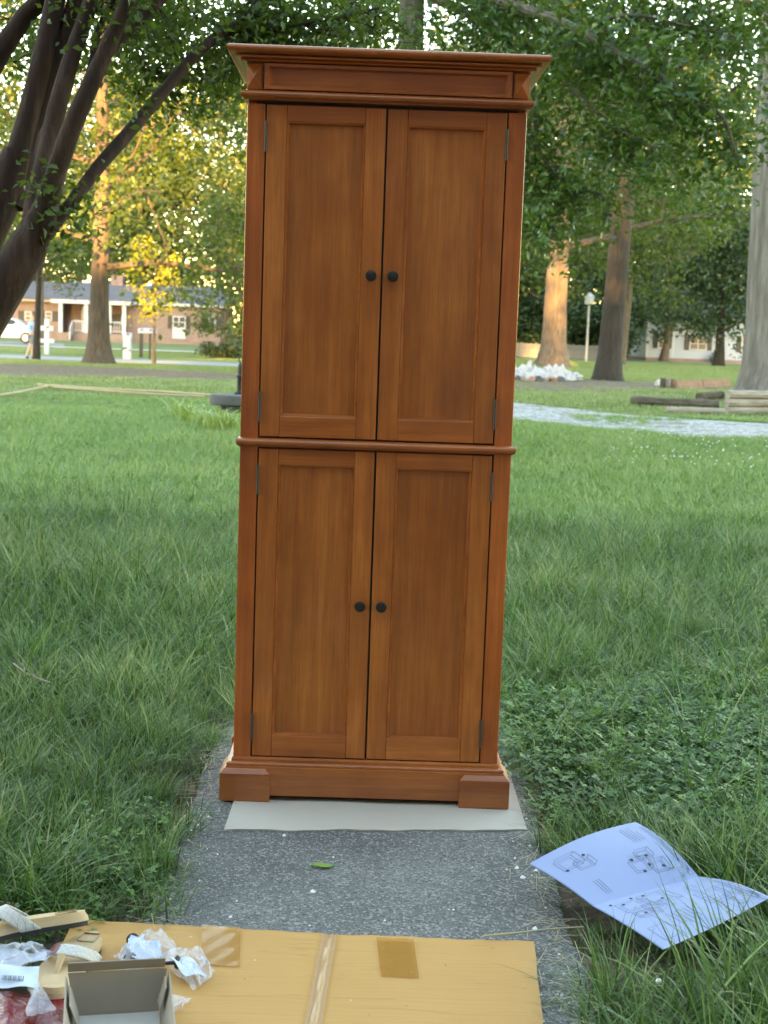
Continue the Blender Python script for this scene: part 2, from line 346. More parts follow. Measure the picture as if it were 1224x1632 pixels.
def vnoise(x, y, s, seed=0):
    x = np.asarray(x)*s; y = np.asarray(y)*s; xi, yi = np.floor(x).astype(int), np.floor(y).astype(int); fx, fy = x-xi, y-yi
    h = lambda a, b: np.modf(np.abs(np.sin(a*127.1+b*311.7+seed*74.7)*43758.5453))[0]
    fx, fy = fx*fx*(3-2*fx), fy*fy*(3-2*fy)
    return (h(xi, yi)*(1-fx)+h(xi+1, yi)*fx)*(1-fy)+(h(xi, yi+1)*(1-fx)+h(xi+1, yi+1)*fx)*fy
# ------------------------------------------------------------------ ground, path, drive, street
def dirt(x, y):
    x = np.asarray(x, float); y = np.asarray(y, float)
    b = lambda cx, cy, rx, ry: np.exp(-(((x-cx)/rx)**2+((y-cy)/ry)**2))
    d = 1.0*b(-8, 36, 5.5, 4.2)+.85*b(-3.5, 34.5, 4, 1.6)+.8*b(-5.5, 21.5, 4, .9)+1.0*b(6.2, 40, 4.5, 4.0)+.8*b(8.5, 30, 3, 1.8)+.7*b(-11, 33, 4, 4)+.6*b(4, 34, 3, 3)+.5*b(7, 60, 3, 6)
    d += .6*np.exp(-((np.abs(np.abs(x-.005)-.44))/.035)**2)*(y < 6.2)
    return np.clip(d, 0, 1)
def make_ground():
    xs = np.unique(np.concatenate([np.linspace(-600, -40, 9), np.linspace(-40, -12, 29), np.linspace(-12, 12, 73), np.linspace(-1, 1, 51), np.linspace(12, 40, 29), np.linspace(40, 600, 9)]))
    ys = np.unique(np.concatenate([np.linspace(-120, 0, 13), np.linspace(0, 12, 49), np.linspace(12, 60, 121), np.linspace(60, 130, 71), np.linspace(130, 1500, 15)]))
    X, Y = np.meshgrid(xs, ys); Z = gz(X, Y)-.02
    nx = len(xs); i = (np.arange(len(ys)-1)[:, None]*nx+np.arange(nx-1)[None, :]).ravel()
    F = np.stack([i, i+1, i+1+nx, i+nx], 1)
    o = fast_mesh('ground', np.stack([X, Y, Z], -1).reshape(-1, 3), F, 'lawn_soil', smooth=True)
    o.data.attributes.new('dirt', 'FLOAT', 'POINT').data.foreach_set('value', np.maximum(dirt(X, Y), .95*(1-sstep(6, 11, Y))).ravel().astype(np.float32))
    tag(o, kind='structure'); return o
make_ground()
def strip(name, mat, near, far, lift, n=60, jit=0.0):
    """a sheet between two polylines (lists of (x,y)), following the terrain"""
    def samp(pl, n):
        pl = np.array(pl, float); d = np.r_[0, np.cumsum(np.linalg.norm(np.diff(pl, axis=0), axis=1))]; t = np.linspace(0, d[-1], n)
        return np.stack([np.interp(t, d, pl[:, 0]), np.interp(t, d, pl[:, 1])], 1)
    A, B = samp(near, n), samp(far, n)
    A = A+RNG.normal(size=A.shape)*jit; B = B+RNG.normal(size=B.shape)*jit; m = 5; V = []
    for k in range(m):
        P = A+(B-A)*(k/(m-1)); V.append(np.c_[P, gz(P[:, 0], P[:, 1])-.02+lift])
    V = np.concatenate(V); F = [(k*n+i, k*n+i+1, (k+1)*n+i+1, (k+1)*n+i) for k in range(m-1) for i in range(n-1)]
    return tag(fast_mesh(name, V, F, mat, smooth=True), kind='structure')
g2 = lambda *q: [tuple(gp(*p)[:2]) for p in q]
strip('gravel_drive', 'gravel', [(-.6, 20.5)]+g2((760, 664), (830, 669), (1000, 690), (1110, 697), (1224, 699), (1400, 703)), [(-.2, 26)]+g2((760, 634), (830, 641), (1000, 660), (1110, 667), (1224, 674), (1400, 684)), .008, 40, .05)
strip('street', 'asphalt', [(-60, 60.5), (-4, 55.5), (-3, 60)], [(-60, 65), (-6.5, 61.5), (-3, 62)], .008, 60)
strip('driveway', 'asphalt', [(-24, 72), (-17, 70.5), (-16.2, 72)], [(-27, 92), (-22.5, 92), (-21, 92)], .008, 20)
strip('sidewalk', 'kerb', [(-27, 82), (-10, 82)], [(-27, 83.6), (-10, 83.6)], .012, 20)
def path_slab():
    n = 60; ys = np.linspace(1.0, 6.2, n); m = MB()
    def fn(u, v):
        y = 1.0+5.2*v; e = .435+.02*(float(vnoise(np.array([y]), np.array([u > .5]), 4.3, 2)[0])-.5)
        x = -e+2*e*u; k = min(u, 1-u)
        return (x, y, -.012 if k < .001 else .0)
    m.grid(fn, 24, 60); o = m.build('concrete_path', 'concrete', None, 0, True); tag(o, kind='structure')
path_slab()

# ------------------------------------------------------------------ the cabinet
def sweep(m, prof, x0, x1, yb, fk=1.0):
    """moulding running round left side, front and right side: prof = [(outward, z)], x0/x1/front y=0 at outward 0"""
    n = len(prof); vs = []
    for o, z in prof: vs += [(x0-o, yb, z), (x0-o, -o*fk, z), (x1+o, -o*fk, z), (x1+o, yb, z)]
    fs = [(i*4+k, i*4+k+1, (i+1)*4+k+1, (i+1)*4+k) for i in range(n-1) for k in range(3)]
    fs += [tuple(i*4 for i in range(n)), tuple(i*4+3 for i in range(n))]
    return m.add(vs, fs)
def arc(cx, cz, r, a0, a1, n=6): return [(cx+r*math.cos(R(a0+(a1-a0)*i/n)), cz+r*math.sin(R(a0+(a1-a0)*i/n))) for i in range(n+1)]
def make_cabinet():
    t = thing('pantry_cabinet', 'tall honey brown wooden pantry cabinet with four panelled doors and black knobs', 'cabinet', (0, CD, .005), CYAW)
    HW, DEP = .3325, .385
    for s in (-1, 1): box('side_panel', 'wood_red', t, min(s*HW, s*(HW-.018)), max(s*HW, s*(HW-.018)), .021, DEP, .02, 1.80, .001)
    box('back_panel', 'wood_vertical', t, -HW+.018, HW-.018, DEP-.012, DEP-.001, .03, 1.79)
    box('gap_shade_board', 'black_knob', t, -HW+.019, HW-.019, .0215, .05, .03, 1.79)  # black board behind the doors, paints the shade in their gaps
    for s in (-1, 1): box('face_stile', 'wood_red', t, min(s*HW, s*.2893), max(s*HW, s*.2893), 0, .0208, .100, 1.7045, .0015)
    def door(xs, z0, z1, rb, rt, inner, kz):
        d = thing('door', None, None); d.parent = t
        x0, x1 = xs; sw = .0478
        box('stile', 'wood_vertical', d, x0, x0+sw, -.001, .019, z0, z1, .0016); box('stile', 'wood_vertical', d, x1-sw, x1, -.001, .019, z0, z1, .0016)
        a, b = x0+sw+.0006, x1-sw-.0006
        box('rail', 'wood_horizontal', d, a, b, -.001, .019, z0, z0+rb, .0012); box('rail', 'wood_horizontal', d, a, b, -.001, .019, z1-rt, z1, .0012)
        pz0, pz1 = z0+rb, z1-rt
        box('panel', 'wood_panel', d, a+.0005, b-.0005, .0125, .0185, pz0+.0005, pz1-.0005)
        m = MB(); c = lambda i, y: [(a+i, y, pz0+i), (b-i, y, pz0+i), (b-i, y, pz1-i), (a+i, y, pz1-i)]
        vs = c(.0003, .0004)+c(.0030, .0010)+c(.0045, .0060)+c(.0062, .0122)
        m.add(vs, [(r*4+k, r*4+(k+1) % 4, (r+1)*4+(k+1) % 4, (r+1)*4+k) for r in range(3) for k in range(4)]); m.build('bead', 'wood_moulding', d, 0)
        kx = (x1-.024) if inner > 0 else (x0+.024)
        MB().lathe([(.006, 0), (.0055, -.010), (.0095, -.0145), (.0128, -.017), (.0134, -.0205), (.0125, -.0235), (.0085, -.0252), (.0012, -.0257)], (kx, -.001, kz), 'y', 28).build('knob', 'black_knob', d, 0, True)
        hx = x0-.0013 if inner > 0 else x1+.0013
        for hz in ((z1-.075, z0+.072) if z0 > .5 else (z1-.077, z0+.074)):
            h = MB()
            for k in range(3): h.lathe([(.0028, -.0365+k*.0245), (.0034, -.036+k*.0245), (.0034, -.0125+k*.0245), (.0028, -.012+k*.0245)], (hx, -.004, hz), 'z', 12)
            h.build('hinge', 'hinge_steel', d, 0, True)
    for (z0, z1, rb, rt, kz) in ((.914, 1.7035, .051, .0375, 1.3095), (.1095, .8845, .0535, .038, .502)):
        door((-.2858, -.0024), z0, z1, rb, rt, 1, kz); door((.0024, .2858), z0, z1, rb, rt, -1, kz)
    # mouldings
    sweep(MB(), [(o*.4 if o > 0 else o, z) for o, z in [(-.01, .888), (.008, .8885), (.010, .8905)]+arc(.0135, .9005, .0085, -75, 75, 6)+[(.010, .910), (-.01, .9108)]], -HW, HW, DEP, 2.5).build('waist_moulding', 'wood_moulding', t, 0, True)
    sweep(MB(), [(o*.5 if o > 0 else o, z) for o, z in [(-.01, 1.7110), (.013, 1.7112), (.014, 1.7132), (.0175, 1.7138)]+arc(.0175, 1.7225, .0085, -70, 80, 6)+[(.012, 1.733), (-.01, 1.7345)]], -HW, HW, DEP, 2.9).build('frieze_moulding', 'wood_moulding', t, 0, True)
    sweep(MB(), [(-.02, 1.7925), (.003, 1.793), (.004, 1.7955), (-.0045, 1.796), (-.0045, 1.7982), (.013, 1.7984)]+arc(.0135, 1.8012, .0028, -80, 70, 4)+[(.0145, 1.8042), (.027, 1.8046), (.0275, 1.8082), (.018, 1.8086), (.018, 1.8122), (.038, 1.8126)]+arc(.0375, 1.8212, .0085, -85, 85, 8)+[(.033, 1.8298), (.030, 1.8316), (-.02, 1.8318)], -HW, HW, DEP, 1.5).build('cornice', 'wood_moulding', t, 0, True)
    box('top_board', 'wood_horizontal', t, -HW+.012, HW-.012, .012, DEP, 1.8205, 1.8314)
    box('frieze_board', 'wood_horizontal', t, -HW+.001, HW-.001, -.0008, .0206, 1.7165, 1.8005)
    # framed frieze panel
    m = MB(); a, b, z0, z1 = -.2925, .2925, 1.7365, 1.7955
    c = lambda i, y: [(a+i, y, z0+i*.72), (b-i, y, z0+i*.72), (b-i, y, z1-i*.72), (a+i, y, z1-i*.72)]
    vs = c(0, -.0012)+c(0, -.017)+c(.0105, -.0175)+c(.0125, -.014)+c(.0132, -.004)+c(.0165, -.003)
    m.add(vs, [(r*4+k, r*4+(k+1) % 4, (r+1)*4+(k+1) % 4, (r+1)*4+k) for r in range(5) for k in range(4)]+[(20, 21, 22, 23)]); m.build('frieze_panel', 'wood_moulding', t)
    for s in (-1, 1):
        x0, x1 = (s*.3155-.0185, s*.3155+.0185); m = MB(); z0, z1 = 1.7365, 1.793; xc, zc = (x0+x1)/2, (z0+z1)/2
        m.add([(x0, -.001, z0), (x1, -.001, z0), (x1, -.001, z1), (x0, -.001, z1), (x0, -.012, z0), (x1, -.012, z0), (x1, -.012, z1), (x0, -.012, z1), (xc, -.0205, zc)],
              [(0, 1, 5, 4), (1, 2, 6, 5), (2, 3, 7, 6), (3, 0, 4, 7), (4, 5, 8), (5, 6, 8), (6, 7, 8), (7, 4, 8)]); m.build('rosette_block', 'wood_moulding', t)
    # base
    sweep(MB(), [(-.01, .0125), (.0175, .0125), (.0175, .085), (.015, .0865), (.016, .0885)]+arc(.0105, .0905, .0055, -20, 90, 5)+[(.004, .0965), (.004, .1005), (.0015, .1065), (-.01, .1072)], -HW, HW, DEP).build('plinth', 'wood_moulding', t, 0, False)
    for s in (-1, 1):
        for (y0, y1) in ((-.032, .085), (DEP-.10, DEP)):
            m = MB(); o0 = HW+.0305; xi = .2375 if y0 < 0 else HW-.01
            xa, xb = sorted((s*xi, s*o0)); m.box(xa, xb, y0, y1, 0, .0685)
            ia, ib = (0.012 if s > 0 else .0105), (.0105 if s > 0 else .012)
            m.add([(xa, y0, .0686), (xb, y0, .0686), (xb, y1, .0686), (xa, y1, .0686), (xa, y0, .0706), (xb, y0, .0706), (xb, y1, .0706), (xa, y1, .0706),
                   (xa+ia, y0+.0115, .082), (xb-ib, y0+.0115, .082), (xb-ib, y1, .082), (xa+ia, y1, .082)],
                  [(0, 1, 5, 4), (1, 2, 6, 5), (2, 3, 7, 6), (3, 0, 4, 7), (4, 5, 9, 8), (5, 6, 10, 9), (6, 7, 11, 10), (7, 4, 8, 11), (8, 9, 10, 11), (3, 2, 1, 0)])
            m.build('plinth_block', 'wood_moulding' if y0 < 0 else 'wood_red', t, .0008)
make_cabinet()

def make_sheet():
    P = [gp(357, 1325), gp(840, 1325), gp(812, 1258), gp(372, 1277)]
    a, b = Vector((P[0].x, P[0].y, 0)), Vector((P[1].x, P[1].y, 0)); bk = 3.86
    def fn(z):
        def f(u, v):
            p = a.lerp(b, u); q = Vector((-.325+.715*u, bk, 0)); r = p.lerp(q, v)
            return (r.x, r.y+.004*math.sin(u*21)*(v < .02)+.002*math.sin(u*53)*(v < .02), z+.0008*math.sin(u*17+v*5)*(z > .002))
        return f
    m = MB(); nu, nv = 60, 12
    m.grid(fn(.0042), nu, nv); k = len(m.v); m.grid(fn(.0006), nu, nv)
    edge = list(range(nu+1))+[(j+1)*(nu+1)+nu for j in range(nv)]+[nv*(nu+1)+i for i in range(nu-1, -1, -1)]+[j*(nu+1) for j in range(nv-1, 0, -1)]
    m.f += [(edge[i], edge[(i+1) % len(edge)], edge[(i+1) % len(edge)]+k, edge[i]+k) for i in range(len(edge))]
    tag(m.build('packing_sheet', 'cream_fibre'), 'flat cream packing sheet lying on the concrete under the cabinet', 'packing sheet')
make_sheet()

# ------------------------------------------------------------------ flattened carton and what lies on it
def make_carton():
    t = thing('flattened_carton', 'large flattened tan cardboard carton with taped seam lying on the path', 'carton', (0, 0, 0))
    TL, TR, BR, ST, SB = gp(118, 1462, .014), gp(851, 1497, .014), gp(866, 1632, .014), gp(526, 1485, .014), gp(499, 1632, .014)
    dirx = (TR-TL).normalized(); front = 1.55
    def panel(pA, pB, pC, pD, zt, ph):
        m = MB(); nu, nv = 26, 14
        def f(z):
            def g(u, v):
                p = pA.lerp(pB, u).lerp(pD.lerp(pC, u), v)
                e = min(u, 1-u, v, 1-v)
                zz = z if z < .006 else z-.004*max(0, 1-e/.03)**2+.0012*math.sin(u*9+ph)*math.sin(v*6+ph*2)
                return (p.x+.0012*math.sin(v*30), p.y+.0014*math.sin(u*34+ph)*(v < .01), zz)
            return g
        m.grid(f(zt), nu, nv); k = len(m.v); m.grid(f(.001), nu, nv)
        edge = list(range(nu+1))+[(j+1)*(nu+1)+nu for j in range(nv)]+[nv*(nu+1)+i for i in range(nu-1, -1, -1)]+[j*(nu+1) for j in range(nv-1, 0, -1)]
        m.f += [(edge[i], edge[(i+1) % len(edge)], edge[(i+1) % len(edge)]+k, edge[i]+k) for i in range(len(edge))]
        return m
    sd_ = (SB-ST).normalized(); ext = lambda p, d, y: p+d*((y-p.y)/d.y)
    dR = (BR-TR).normalized(); half = dirx*.0085
    panel(TL, ST-half, ext(ST-half, sd_, front), TL+Vector((.02, front-TL.y, 0)), .014, 0).build('flap', 'cardboard', t, 0, True)
    panel(ST+half, TR, ext(TR, dR, front), ext(ST+half, sd_, front), .0135, 2).build('flap', 'cardboard', t, 0, True)
    def quad(a, b, c, d, z, name, mat, par):
        m = MB(); m.grid(lambda u, v: tuple(Vector(a).lerp(Vector(b), u).lerp(Vector(d).lerp(Vector(c), u), v).xy)+(z+.0006*math.sin(u*11+v*17),), 10, 10)
        return m.build(name, mat, par, 0, True)
    # inner liner seen in the seam, with clear tape over it
    quad(ST-half*1.2, ST+half*1.2, ext(ST, sd_, front)+half*1.2, ext(ST, sd_, front)-half*1.2, .0085, 'seam_liner', 'cardboard', t)
    m = MB(); e0, e1 = ST-sd_*.012, ext(ST, sd_, front)
    m.grid(lambda u, v: tuple(((e0.lerp(e1, v))+dirx*((u-.5)*.030)).xy)+(.0158-.004*math.exp(-((u-.5)/.13)**2)+.0008*math.sin(v*60+u*9)-(.010 if v < .015 else 0),), 12, 50)
    m.build('seam_tape', 'clear_tape', t, 0, True)
    for (q0, q1, q2, q3) in (((322, 1474), (384, 1478), (382, 1541), (321, 1536)), ((600, 1494), (659, 1497), (668, 1559), (607, 1556))):
        quad(gp(*q0, .016), gp(*q1, .016), gp(*q2, .016), gp(*q3, .016), .0165, 'tape_patch', 'brown_tape', t)
    for i, (px, py, r, mt) in enumerate([(612, 1511, .005, 'fresh_leaf'), (657, 1548, .0045, 'fresh_leaf'), (710, 1537, .003, 'ink_dark'), (648, 1602, .004, 'twig'), (559, 1593, .003, 'packet_paper'), (589, 1616, .003, 'twig'), (390, 1559, .003, 'twig'), (545, 1551, .003, 'twig'), (304, 1492, .004, 'packet_paper'), (407, 1529, .003, 'packet_paper')]):
        p = gp(px, py, .018); m = MB(); a = random.random()*3
        m.add([(p.x-r*math.cos(a), p.y-r*math.sin(a), .0165), (p.x+r*.4*math.sin(a), p.y-r*.4*math.cos(a), .0172), (p.x+r*math.cos(a), p.y+r*math.sin(a), .0165), (p.x-r*.4*math.sin(a), p.y+r*.4*math.cos(a), .0172)], [(0, 1, 2, 3)])
        tag(m.build('leaf_scrap', mt), 'tiny leaf or paper scrap lying on the tan carton', 'scrap', 'scraps on the carton')
make_carton()

def make_small_box():
    B0, B1 = gp(121, 1621, .017), gp(253, 1613, .017)
    ux = (B1-B0); wd = ux.length; rz = math.atan2(ux.y, ux.x)
    t = thing('small_box', 'small open brown cardboard box with a pale inside bottom on the carton', 'box', (B0.x, B0.y, .0168), rz)
    th, h, dp = .0022, .072, .25; W2 = wd
    def slab(name, a, b, c, d, th, nrm, mat='carton_grey'):
        nrm = Vector(nrm)*th; vs = [Vector(p) for p in (a, b, c, d)]; vs += [v+nrm for v in vs]
        return MB().add(vs, [(0, 1, 2, 3), (7, 6, 5, 4), (0, 4, 5, 1), (1, 5, 6, 2), (2, 6, 7, 3), (3, 7, 4, 0)]).build(name, mat, t)
    fl = .014
    slab('base', (0, 0, 0), (W2, 0, 0), (W2, -dp, 0), (0, -dp, 0), th, (0, 0, 1), 'carton_liner')
    slab('wall', (-.001, .001, .0), (W2+.001, .001, .0), (W2+fl, .014, h), (-fl, .014, h), th, (0, 1, 0))
    slab('flap', (-fl, .0165, h+.001), (W2+fl-.004, .0165, h+.001), (W2+fl-.004, .004, h+.022), (-fl, .004, h+.022), th, (0, 1, .3))
    slab('wall', (-.001, -.002, .0), (-.001, -dp, .0), (-fl-.002, -dp, h*.95), (-fl-.002, .010, h*.95), th, (-1, 0, 0))
    slab('wall', (W2+.001, -.002, .0), (W2+.001, -dp, .0), (W2+fl+.002, -dp, h*.95), (W2+fl+.002, .010, h*.95), th, (1, 0, 0))
    slab('wall', (0, -dp-.001, .0), (W2, -dp-.001, .0), (W2+fl, -dp-.01, h*.9), (-fl, -dp-.01, h*.9), th, (0, -1, 0))
    slab('flap', (W2+fl-.004, -.004, h*.93), (W2+fl-.004, -.05, h*.93), (W2+.001, -.052, .03), (W2-.002, -.02, .03), .0016, (-1, 0, 0))
    slab('flap', (-fl+.004, -.02, h*.90), (-fl+.004, -.09, h*.90), (-.0005+.004, -.08, .02), (.004, -.03, .02), .0016, (1, 0, 0))
make_small_box()

def sole_outline(L=.272, n=72):
    pts = []
    for k in range(n):
        a = 2*math.pi*k/n; y = math.cos(a)*.5+.5      # 0 heel .. 1 toe
        wf = np.interp(y, [0, .25, .45, .72, 1], [.032, .033, .032, .046, .044])*max(0.0, 1-abs(2*y-1)**3.2)**.5
        side = 1 if math.sin(a) >= 0 else -1; bow = .006*math.sin(y*math.pi*1.1)
        pts.append((side*wf+bow, (y-.5)*L))
    return pts
def make_sandal(label, loc, rot, strap_h=.042):
    t = thing('sandal', label, 'sandal', loc); t.rotation_euler = rot
    ol = sole_outline()
    def slab(name, mat, z0, z1, k0, k1, bev):
        m = MB(); n = len(ol); zc = lambda y: .004*math.cos((y/.136)*2.2)+(.012*max(0, (y-.07)/.066)**2)
        vs = [(x*k0, y*k0, z0+zc(y)) for x, y in ol]+[(x*k1, y*k1, z1+zc(y)) for x, y in ol]
        m.add(vs, [tuple(range(n-1, -1, -1)), tuple(range(n, 2*n))]+[(i, (i+1) % n, n+(i+1) % n, n+i) for i in range(n)])
        return m.build(name, mat, t, 0, False)
    slab('outsole', 'rubber_black', 0, .0085, .975, .985, 0); slab('midsole', 'midsole', .0086, .0185, 1.0, .99, 0); fb = slab('footbed', 'footbed', .0186, .027, .985, .955, 0)
    m = MB()
    for (x0, x1, y0, y1) in ((-.016, .016, -.115, -.1138), (-.016, .016, -.0782, -.077), (-.016, -.0148, -.115, -.077), (.0148, .016, -.115, -.077)): m.box(x0, x1, y0, y1, .0255, .0277+.001)
    m.build('stamp', 'stitch', fb)
    toe = Vector((.004, .072, .030)); ww = .036
    def fn(u, v):
        a = math.pi*u; k = math.sin(a); return (-.043*math.cos(a)+.003, -.030+.052*k+(v-.5)*ww*(1-.15*k), .012+strap_h*k**.85-.006*(v-.5)*k)
    m = MB(); m.grid(fn, 24, 6); o = m.build('strap', 'woven_strap', t, 0, True); md = o.modifiers.new('solid', 'SOLIDIFY'); md.thickness = .0028; md.offset = 1
    mm = MB()
    def fl(u, v): p = Vector(fn(.60+.13*u, -.05+1.1*v)); c = Vector((.003, p.y, .012)); d = (p-c).normalized(); return tuple(p+d*.0042)
    mm.grid(fl, 5, 6); mm.build('label', 'red_label', o, 0, True)
    MB().tube([(toe.x, toe.y, .024), (toe.x, toe.y-.010, .036), (toe.x, toe.y-.035, .012+strap_h*.96)], [.0045, .005, .007], 8).build('toe_post', 'footbed', t, 0, True)
    return t
h2, t2 = gp(150, 1490, .03), gp(70, 1592, .03)
mid = (h2+t2)/2; ang = math.atan2(t2.y-h2.y, t2.x-h2.x)-math.pi/2
make_sandal('tan sandal with white patterned strap and red label lying flat on the carton', (mid.x+.004, mid.y-.01, .018), (0, 0, ang))
p1, p0 = gp(142, 1470, .075), gp(-70, 1512, .045)
d1 = p1-p0; a1 = math.atan2(d1.y, d1.x)-math.pi/2; mm_ = p1-d1.normalized()*.135
make_sandal('tan sandal with black outsole tipped on its side over the other sandal', (mm_.x, mm_.y, .056), (R(-7), R(17), a1+math.pi), .045)

def crumple(name, label, corners, zbase, height, mat, seed, nu=16, nv=12, cat='plastic bag', group=None):
    """a crumpled thin bag: two facetted skins from four ground corners"""
    rg = np.random.default_rng(seed); t = thing(name, label, cat, (0, 0, 0), 0, group)
    c = [Vector((q.x, q.y, 0)) for q in corners]
    H = rg.random((nv+1, nu+1)); H2 = rg.random((nv//3+2, nu//3+2)); J = rg.normal(size=(nv+1, nu+1, 2))*.0035
    def fn(u, v):
        i, j = int(round(u*nu)), int(round(v*nv)); p = c[0].lerp(c[1], u).lerp(c[3].lerp(c[2], u), v)
        e = min(1, 5*min(u, 1-u, v, 1-v)); h = (.25+.75*e)*(.35*H[j, i]+.65*H2[j//3, i//3])
        return (p.x+J[j, i, 0], p.y+J[j, i, 1], zbase+.002+height*h)
    m = MB(); m.grid(fn, nu, nv); o = m.build('skin', mat, t)
    o.data.polygons.foreach_set('use_smooth', [True]*len(o.data.polygons)); sb = o.modifiers.new('sub', 'SUBSURF'); sb.levels = sb.render_levels = 1
    return t
def packet(parent, name, px, py, z, w_, l_, rot, mat='packet_paper', tilt=(.15, .1)):
    p = gp(px, py, z); m = MB(); m.grid(lambda u, v: ((u-.5)*w_, (v-.5)*l_, .004*math.sin(u*7+px)*math.sin(v*5+py)), 8, 8)
    o = m.build(name, mat, parent, 0, True, (p.x, p.y, z)); o.rotation_euler = (tilt[0], tilt[1], rot); return o
def foot_knob(parent, px, py, z, rot):
    p = gp(px, py, z); o = MB().lathe([(.0035, -.018), (.004, 0), (.0115, .002), (.0125, .005), (.010, .008), (.002, .009)], seg=18).build('spare_knob', 'black_knob', parent, 0, True, (p.x, p.y, z)); o.rotation_euler = rot
q = lambda *a: [gp(x, y, .03) for x, y in a]
b1 = crumple('hardware_bag', 'clear plastic bag of spare black knobs crumpled beside the small box', q((182, 1512), (258, 1472), (285, 1520), (200, 1546)), .016, .042, 'clear_plastic', 3)
packet(b1, 'leaflet', 232, 1512, .034, .06, .05, .4, 'packet_paper', (.35, .2)); packet(b1, 'leaflet', 212, 1508, .032, .035, .05, -.5, 'packet_paper', (.5, -.3)); foot_knob(b1, 212, 1497, .030, (1.3, .4, 0)); foot_knob(b1, 206, 1524, .028, (1.9, .2, .5))
b2 = crumple('hardware_bag', 'clear plastic bag holding one black knob over the tape patch', q((248, 1516), (318, 1506), (342, 1545), (310, 1574)), .0175, .04, 'clear_plastic', 5)
packet(b2, 'leaflet', 300, 1540, .036, .05, .06, .8, 'packet_paper', (.2, .3)); foot_knob(b2, 279, 1534, .034, (.4, 1.35, .2))
crumple('hardware_bag', 'empty clear plastic bag corner sticking out from under the small box', q((268, 1578), (310, 1580), (290, 1600), (262, 1604)), .016, .015, 'clear_plastic', 8, 8, 6)
b3 = crumple('hardware_bag', 'clear plastic bag with a printed barcode slip lying on the flat sandal', q((-30, 1548), (60, 1536), (95, 1550), (0, 1592)), .06, .04, 'clear_plastic', 11)
slip = packet(b3, 'slip', 25, 1556, .078, .075, .055, .2, 'packet_paper', (.25, .1))
m = MB()
for k in range(14): m.box(-.022+k*.0026, -.022+k*.0026+(.0014 if k % 3 else .0008), -.016, -.004, .0042, .0048)
m.build('barcode', 'ink_dark', slip)
crumple('red_bag', 'crumpled shiny red plastic bag with black print beneath the sandals', q((-60, 1582), (112, 1574), (118, 1680), (-60, 1690)), .016, .045, 'red_plastic', 21, 18, 12)
crumple('wrapper_strip', 'torn clear plastic strip lying across the red bag', q((44, 1596), (66, 1592), (84, 1640), (50, 1650)), .058, .02, 'clear_plastic', 25, 8, 8)
m = MB(); cl = [gp(-20, 1508, .05), gp(72, 1508, .05), gp(76, 1530, .05), gp(-20, 1540, .05)]
m.grid(lambda u, v: tuple(cl[0].lerp(cl[1], u).lerp(cl[3].lerp(cl[2], u), v).xy)+(.044+.008*math.sin(u*6+v*3),), 14, 8)
tag(m.build('white_cloth', 'cloth_white', None, 0, True), 'folded bluish white cloth tucked between the two sandals', 'cloth')

